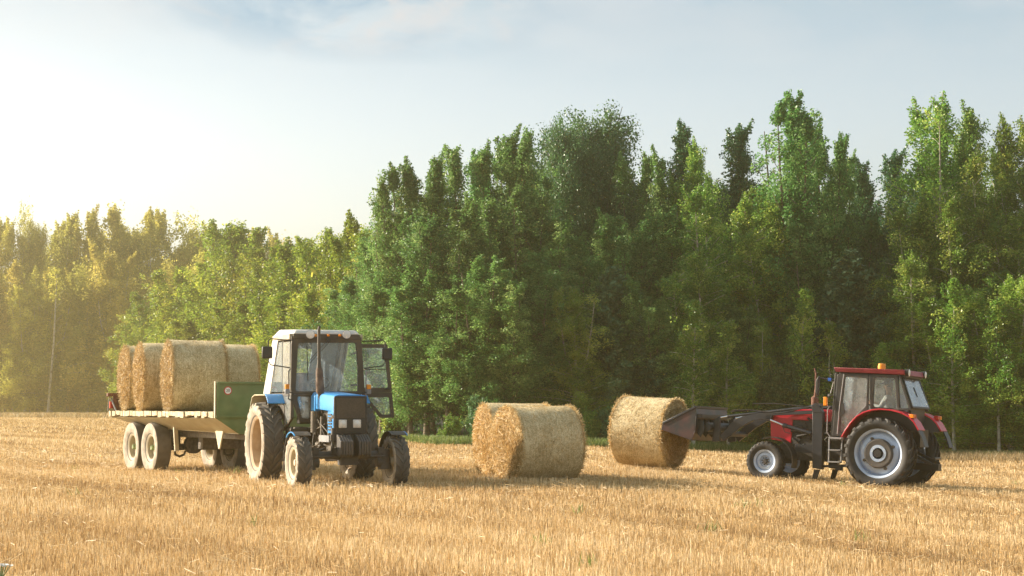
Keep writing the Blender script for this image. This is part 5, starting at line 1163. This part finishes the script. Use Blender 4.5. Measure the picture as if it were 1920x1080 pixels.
for s_ in (-1, 1):
    k = limb(2, [((.04,s_*.19,.47),.06), ((.16,s_*.27,.24),.045), ((.38,s_*.20,.30),.034), ((.47,s_*.17,.36),.028), ((.51,s_*.16,.39),(.032,.02))]); hands.append(k)
    for j in range(4): limb(k, [((.545,s_*(.185-.018*j),.40+.004*j),.009), ((.56,s_*(.185-.018*j),.375),.008), ((.545,s_*(.185-.018*j),.36),.007)])
    limb(k, [((.515,s_*.125,.385),.010), ((.54,s_*.115,.375),.008)])
    limb(0, [((.05,s_*.12,.06),.09), ((.46,s_*.16,.10),.065), ((.58,s_*.16,-.28),.045), ((.60,s_*.16,-.34),.04), ((.72,s_*.16,-.37),.035)])
body = skin('body', J, E, M['skin'], DR)
fcx = MB()
fcx.hexa([Vector(p) for p in ((.17,-.012,.715),(.205,-.012,.715),(.205,.012,.715),(.17,.012,.715),(.17,-.006,.76),(.178,-.006,.76),(.178,.006,.76),(.17,.006,.76))]).build('nose', M['skin'], DR, .004)
for s_ in (-1, 1):
    MB().lathe([(.001,.008),(.009,.004),(.011,0)], (.172, s_*.03, .755), 'x', 10).build('eye', M['signblack'], DR)
    MB().lathe([(.001,-.008),(.02,-.008),(.026,.008),(.001,.008)], (.085, s_*.088, .745), 'y', 12).build('ear', M['skin'], DR)
MB().box((.165,-.022,.688),(.174,.022,.696)).build('mouth', M['redlens'], DR, .002)
Js = [((0,0,.06),(.155,.135)), ((.02,0,.28),(.15,.13)), ((.04,0,.45),(.185,.125)), ((.05,0,.54),.075)]; J, E = Js, [(0,1),(1,2),(2,3)]
for s_ in (-1, 1): limb(2, [((.04,s_*.20,.47),.072), ((.16,s_*.275,.235),.058), ((.36,s_*.205,.292),.046)])
skin('shirt', J, E, M['shirt'], DR)
J, E = [((0,0,.03),(.15,.13))], []
for s_ in (-1, 1): limb(0, [((.06,s_*.12,.05),.105), ((.46,s_*.16,.10),.08), ((.57,s_*.16,-.24),.06)])
skin('trousers', J, E, M['trousers'], DR)
cp_ = MB().lathe([(.108,.0),(.110,.03),(.09,.08),(.04,.105),(.001,.11)], (.085,0,.79), 'z', 24); cp_.sheet([(.17,.79),(.27,.775)], -.07, .07, .012).build('cap', M['cap'], DR)
MB().lathe([(.001,-.03),(.075,-.03),(.098,.02),(.10,.07)], (.068,0,.745), 'z', 20).build('hair', M['hair'], DR)

# ================================================================== YARROW in the near left corner
fx = at(4, 1062, 9.2); rf = empty('yarrow_flower', Matrix.Translation((fx.x, 9.2, 0)), 'white flowering weed poking into the bottom left corner', 'flower')
st_ = MB(); rr = random.Random(2); hz_ = fx.z
st_.tube([(0,0,0),(.03,0,hz_*.5),(0,0,hz_-.05)], .005, 6)
heads = []
for k in range(16):
    a = k*2.4; r_ = .012*math.sqrt(k)*1.1; p = Vector((r_*math.cos(a), r_*math.sin(a), hz_+.01-r_*.15)); st_.tube([(0,0,hz_-.06), p], .0015, 4); heads.append(p)
st_.build('stem', M['green'], rf)
V = []
for p in heads:
    for j in range(9):
        a = j*.7+p.x*50; c = p+Vector((math.cos(a)*.006*(j>0)*rr.uniform(.6,1.4), math.sin(a)*.006, rr.uniform(-.002,.004))); u_ = Vector((math.cos(a), math.sin(a), .3))*.006; v_ = Vector((-math.sin(a), math.cos(a), .1))*.004
        V.append([c-u_-v_, c+u_-v_, c+u_+v_, c-u_+v_])
M['petal'] = mat('white_petals', (.72,.72,.68), (.8,.8,.76), .7); quad_object('flower_head', np.array(V, dtype=float), M['petal'], None, parent=rf)
P = np.array([(rr.gauss(.03,.03), rr.gauss(0,.03), hz_*.55+rr.uniform(0,.12)) for _ in range(60)]); Vb, tb_ = blades(P, .06, .012, 9); quad_object('leaf_tuft', Vb, M['grass'], tb_, parent=rf)

# ================================================================== HAZE
hz = MB().box((-420,-80,-2.5),(420,520,36)).build('haze', M['white'], None); hz.data.materials.clear()
hm = bpy.data.materials.new('haze_air'); hm.use_nodes = True; n, l = hm.node_tree.nodes, hm.node_tree.links; n.remove(n['Principled BSDF'])
pv = n.new('ShaderNodeVolumePrincipled'); pv.inputs['Color'].default_value = (1, .87, .52, 1); pv.inputs['Density'].default_value = .0010; pv.inputs['Anisotropy'].default_value = .80
l.new(pv.outputs[0], n['Material Output'].inputs['Volume']); hz.data.materials.append(hm); tag(hz, 'thin warm dusty haze hanging over the field', 'haze', kind='stuff')

# ================================================================== one label per thing: rank look-alikes along their row
ORD = ['first','second','third','fourth','fifth','sixth','seventh','eighth','ninth','tenth','eleventh','twelfth','thirteenth','fourteenth','fifteenth','sixteenth','seventeenth','eighteenth','nineteenth','twentieth']
same = {}
for o in scene.objects:
    if o.parent is None and o.get('label') and o.get('category') in ('tree', 'shrub'): same.setdefault(o['label'], []).append(o)
for lab, os_ in same.items():
    if len(os_) < 2 or 'deep inside' in lab: continue
    vis = sorted([o for o in os_ if abs(o.location.x/o.location.y) < .30], key=lambda o: o.location.x/o.location.y)
    for k, o in enumerate(vis):
        if k < len(ORD): o['label'] = ' '.join((lab+', '+ORD[k]+' from the left').split()[:16])
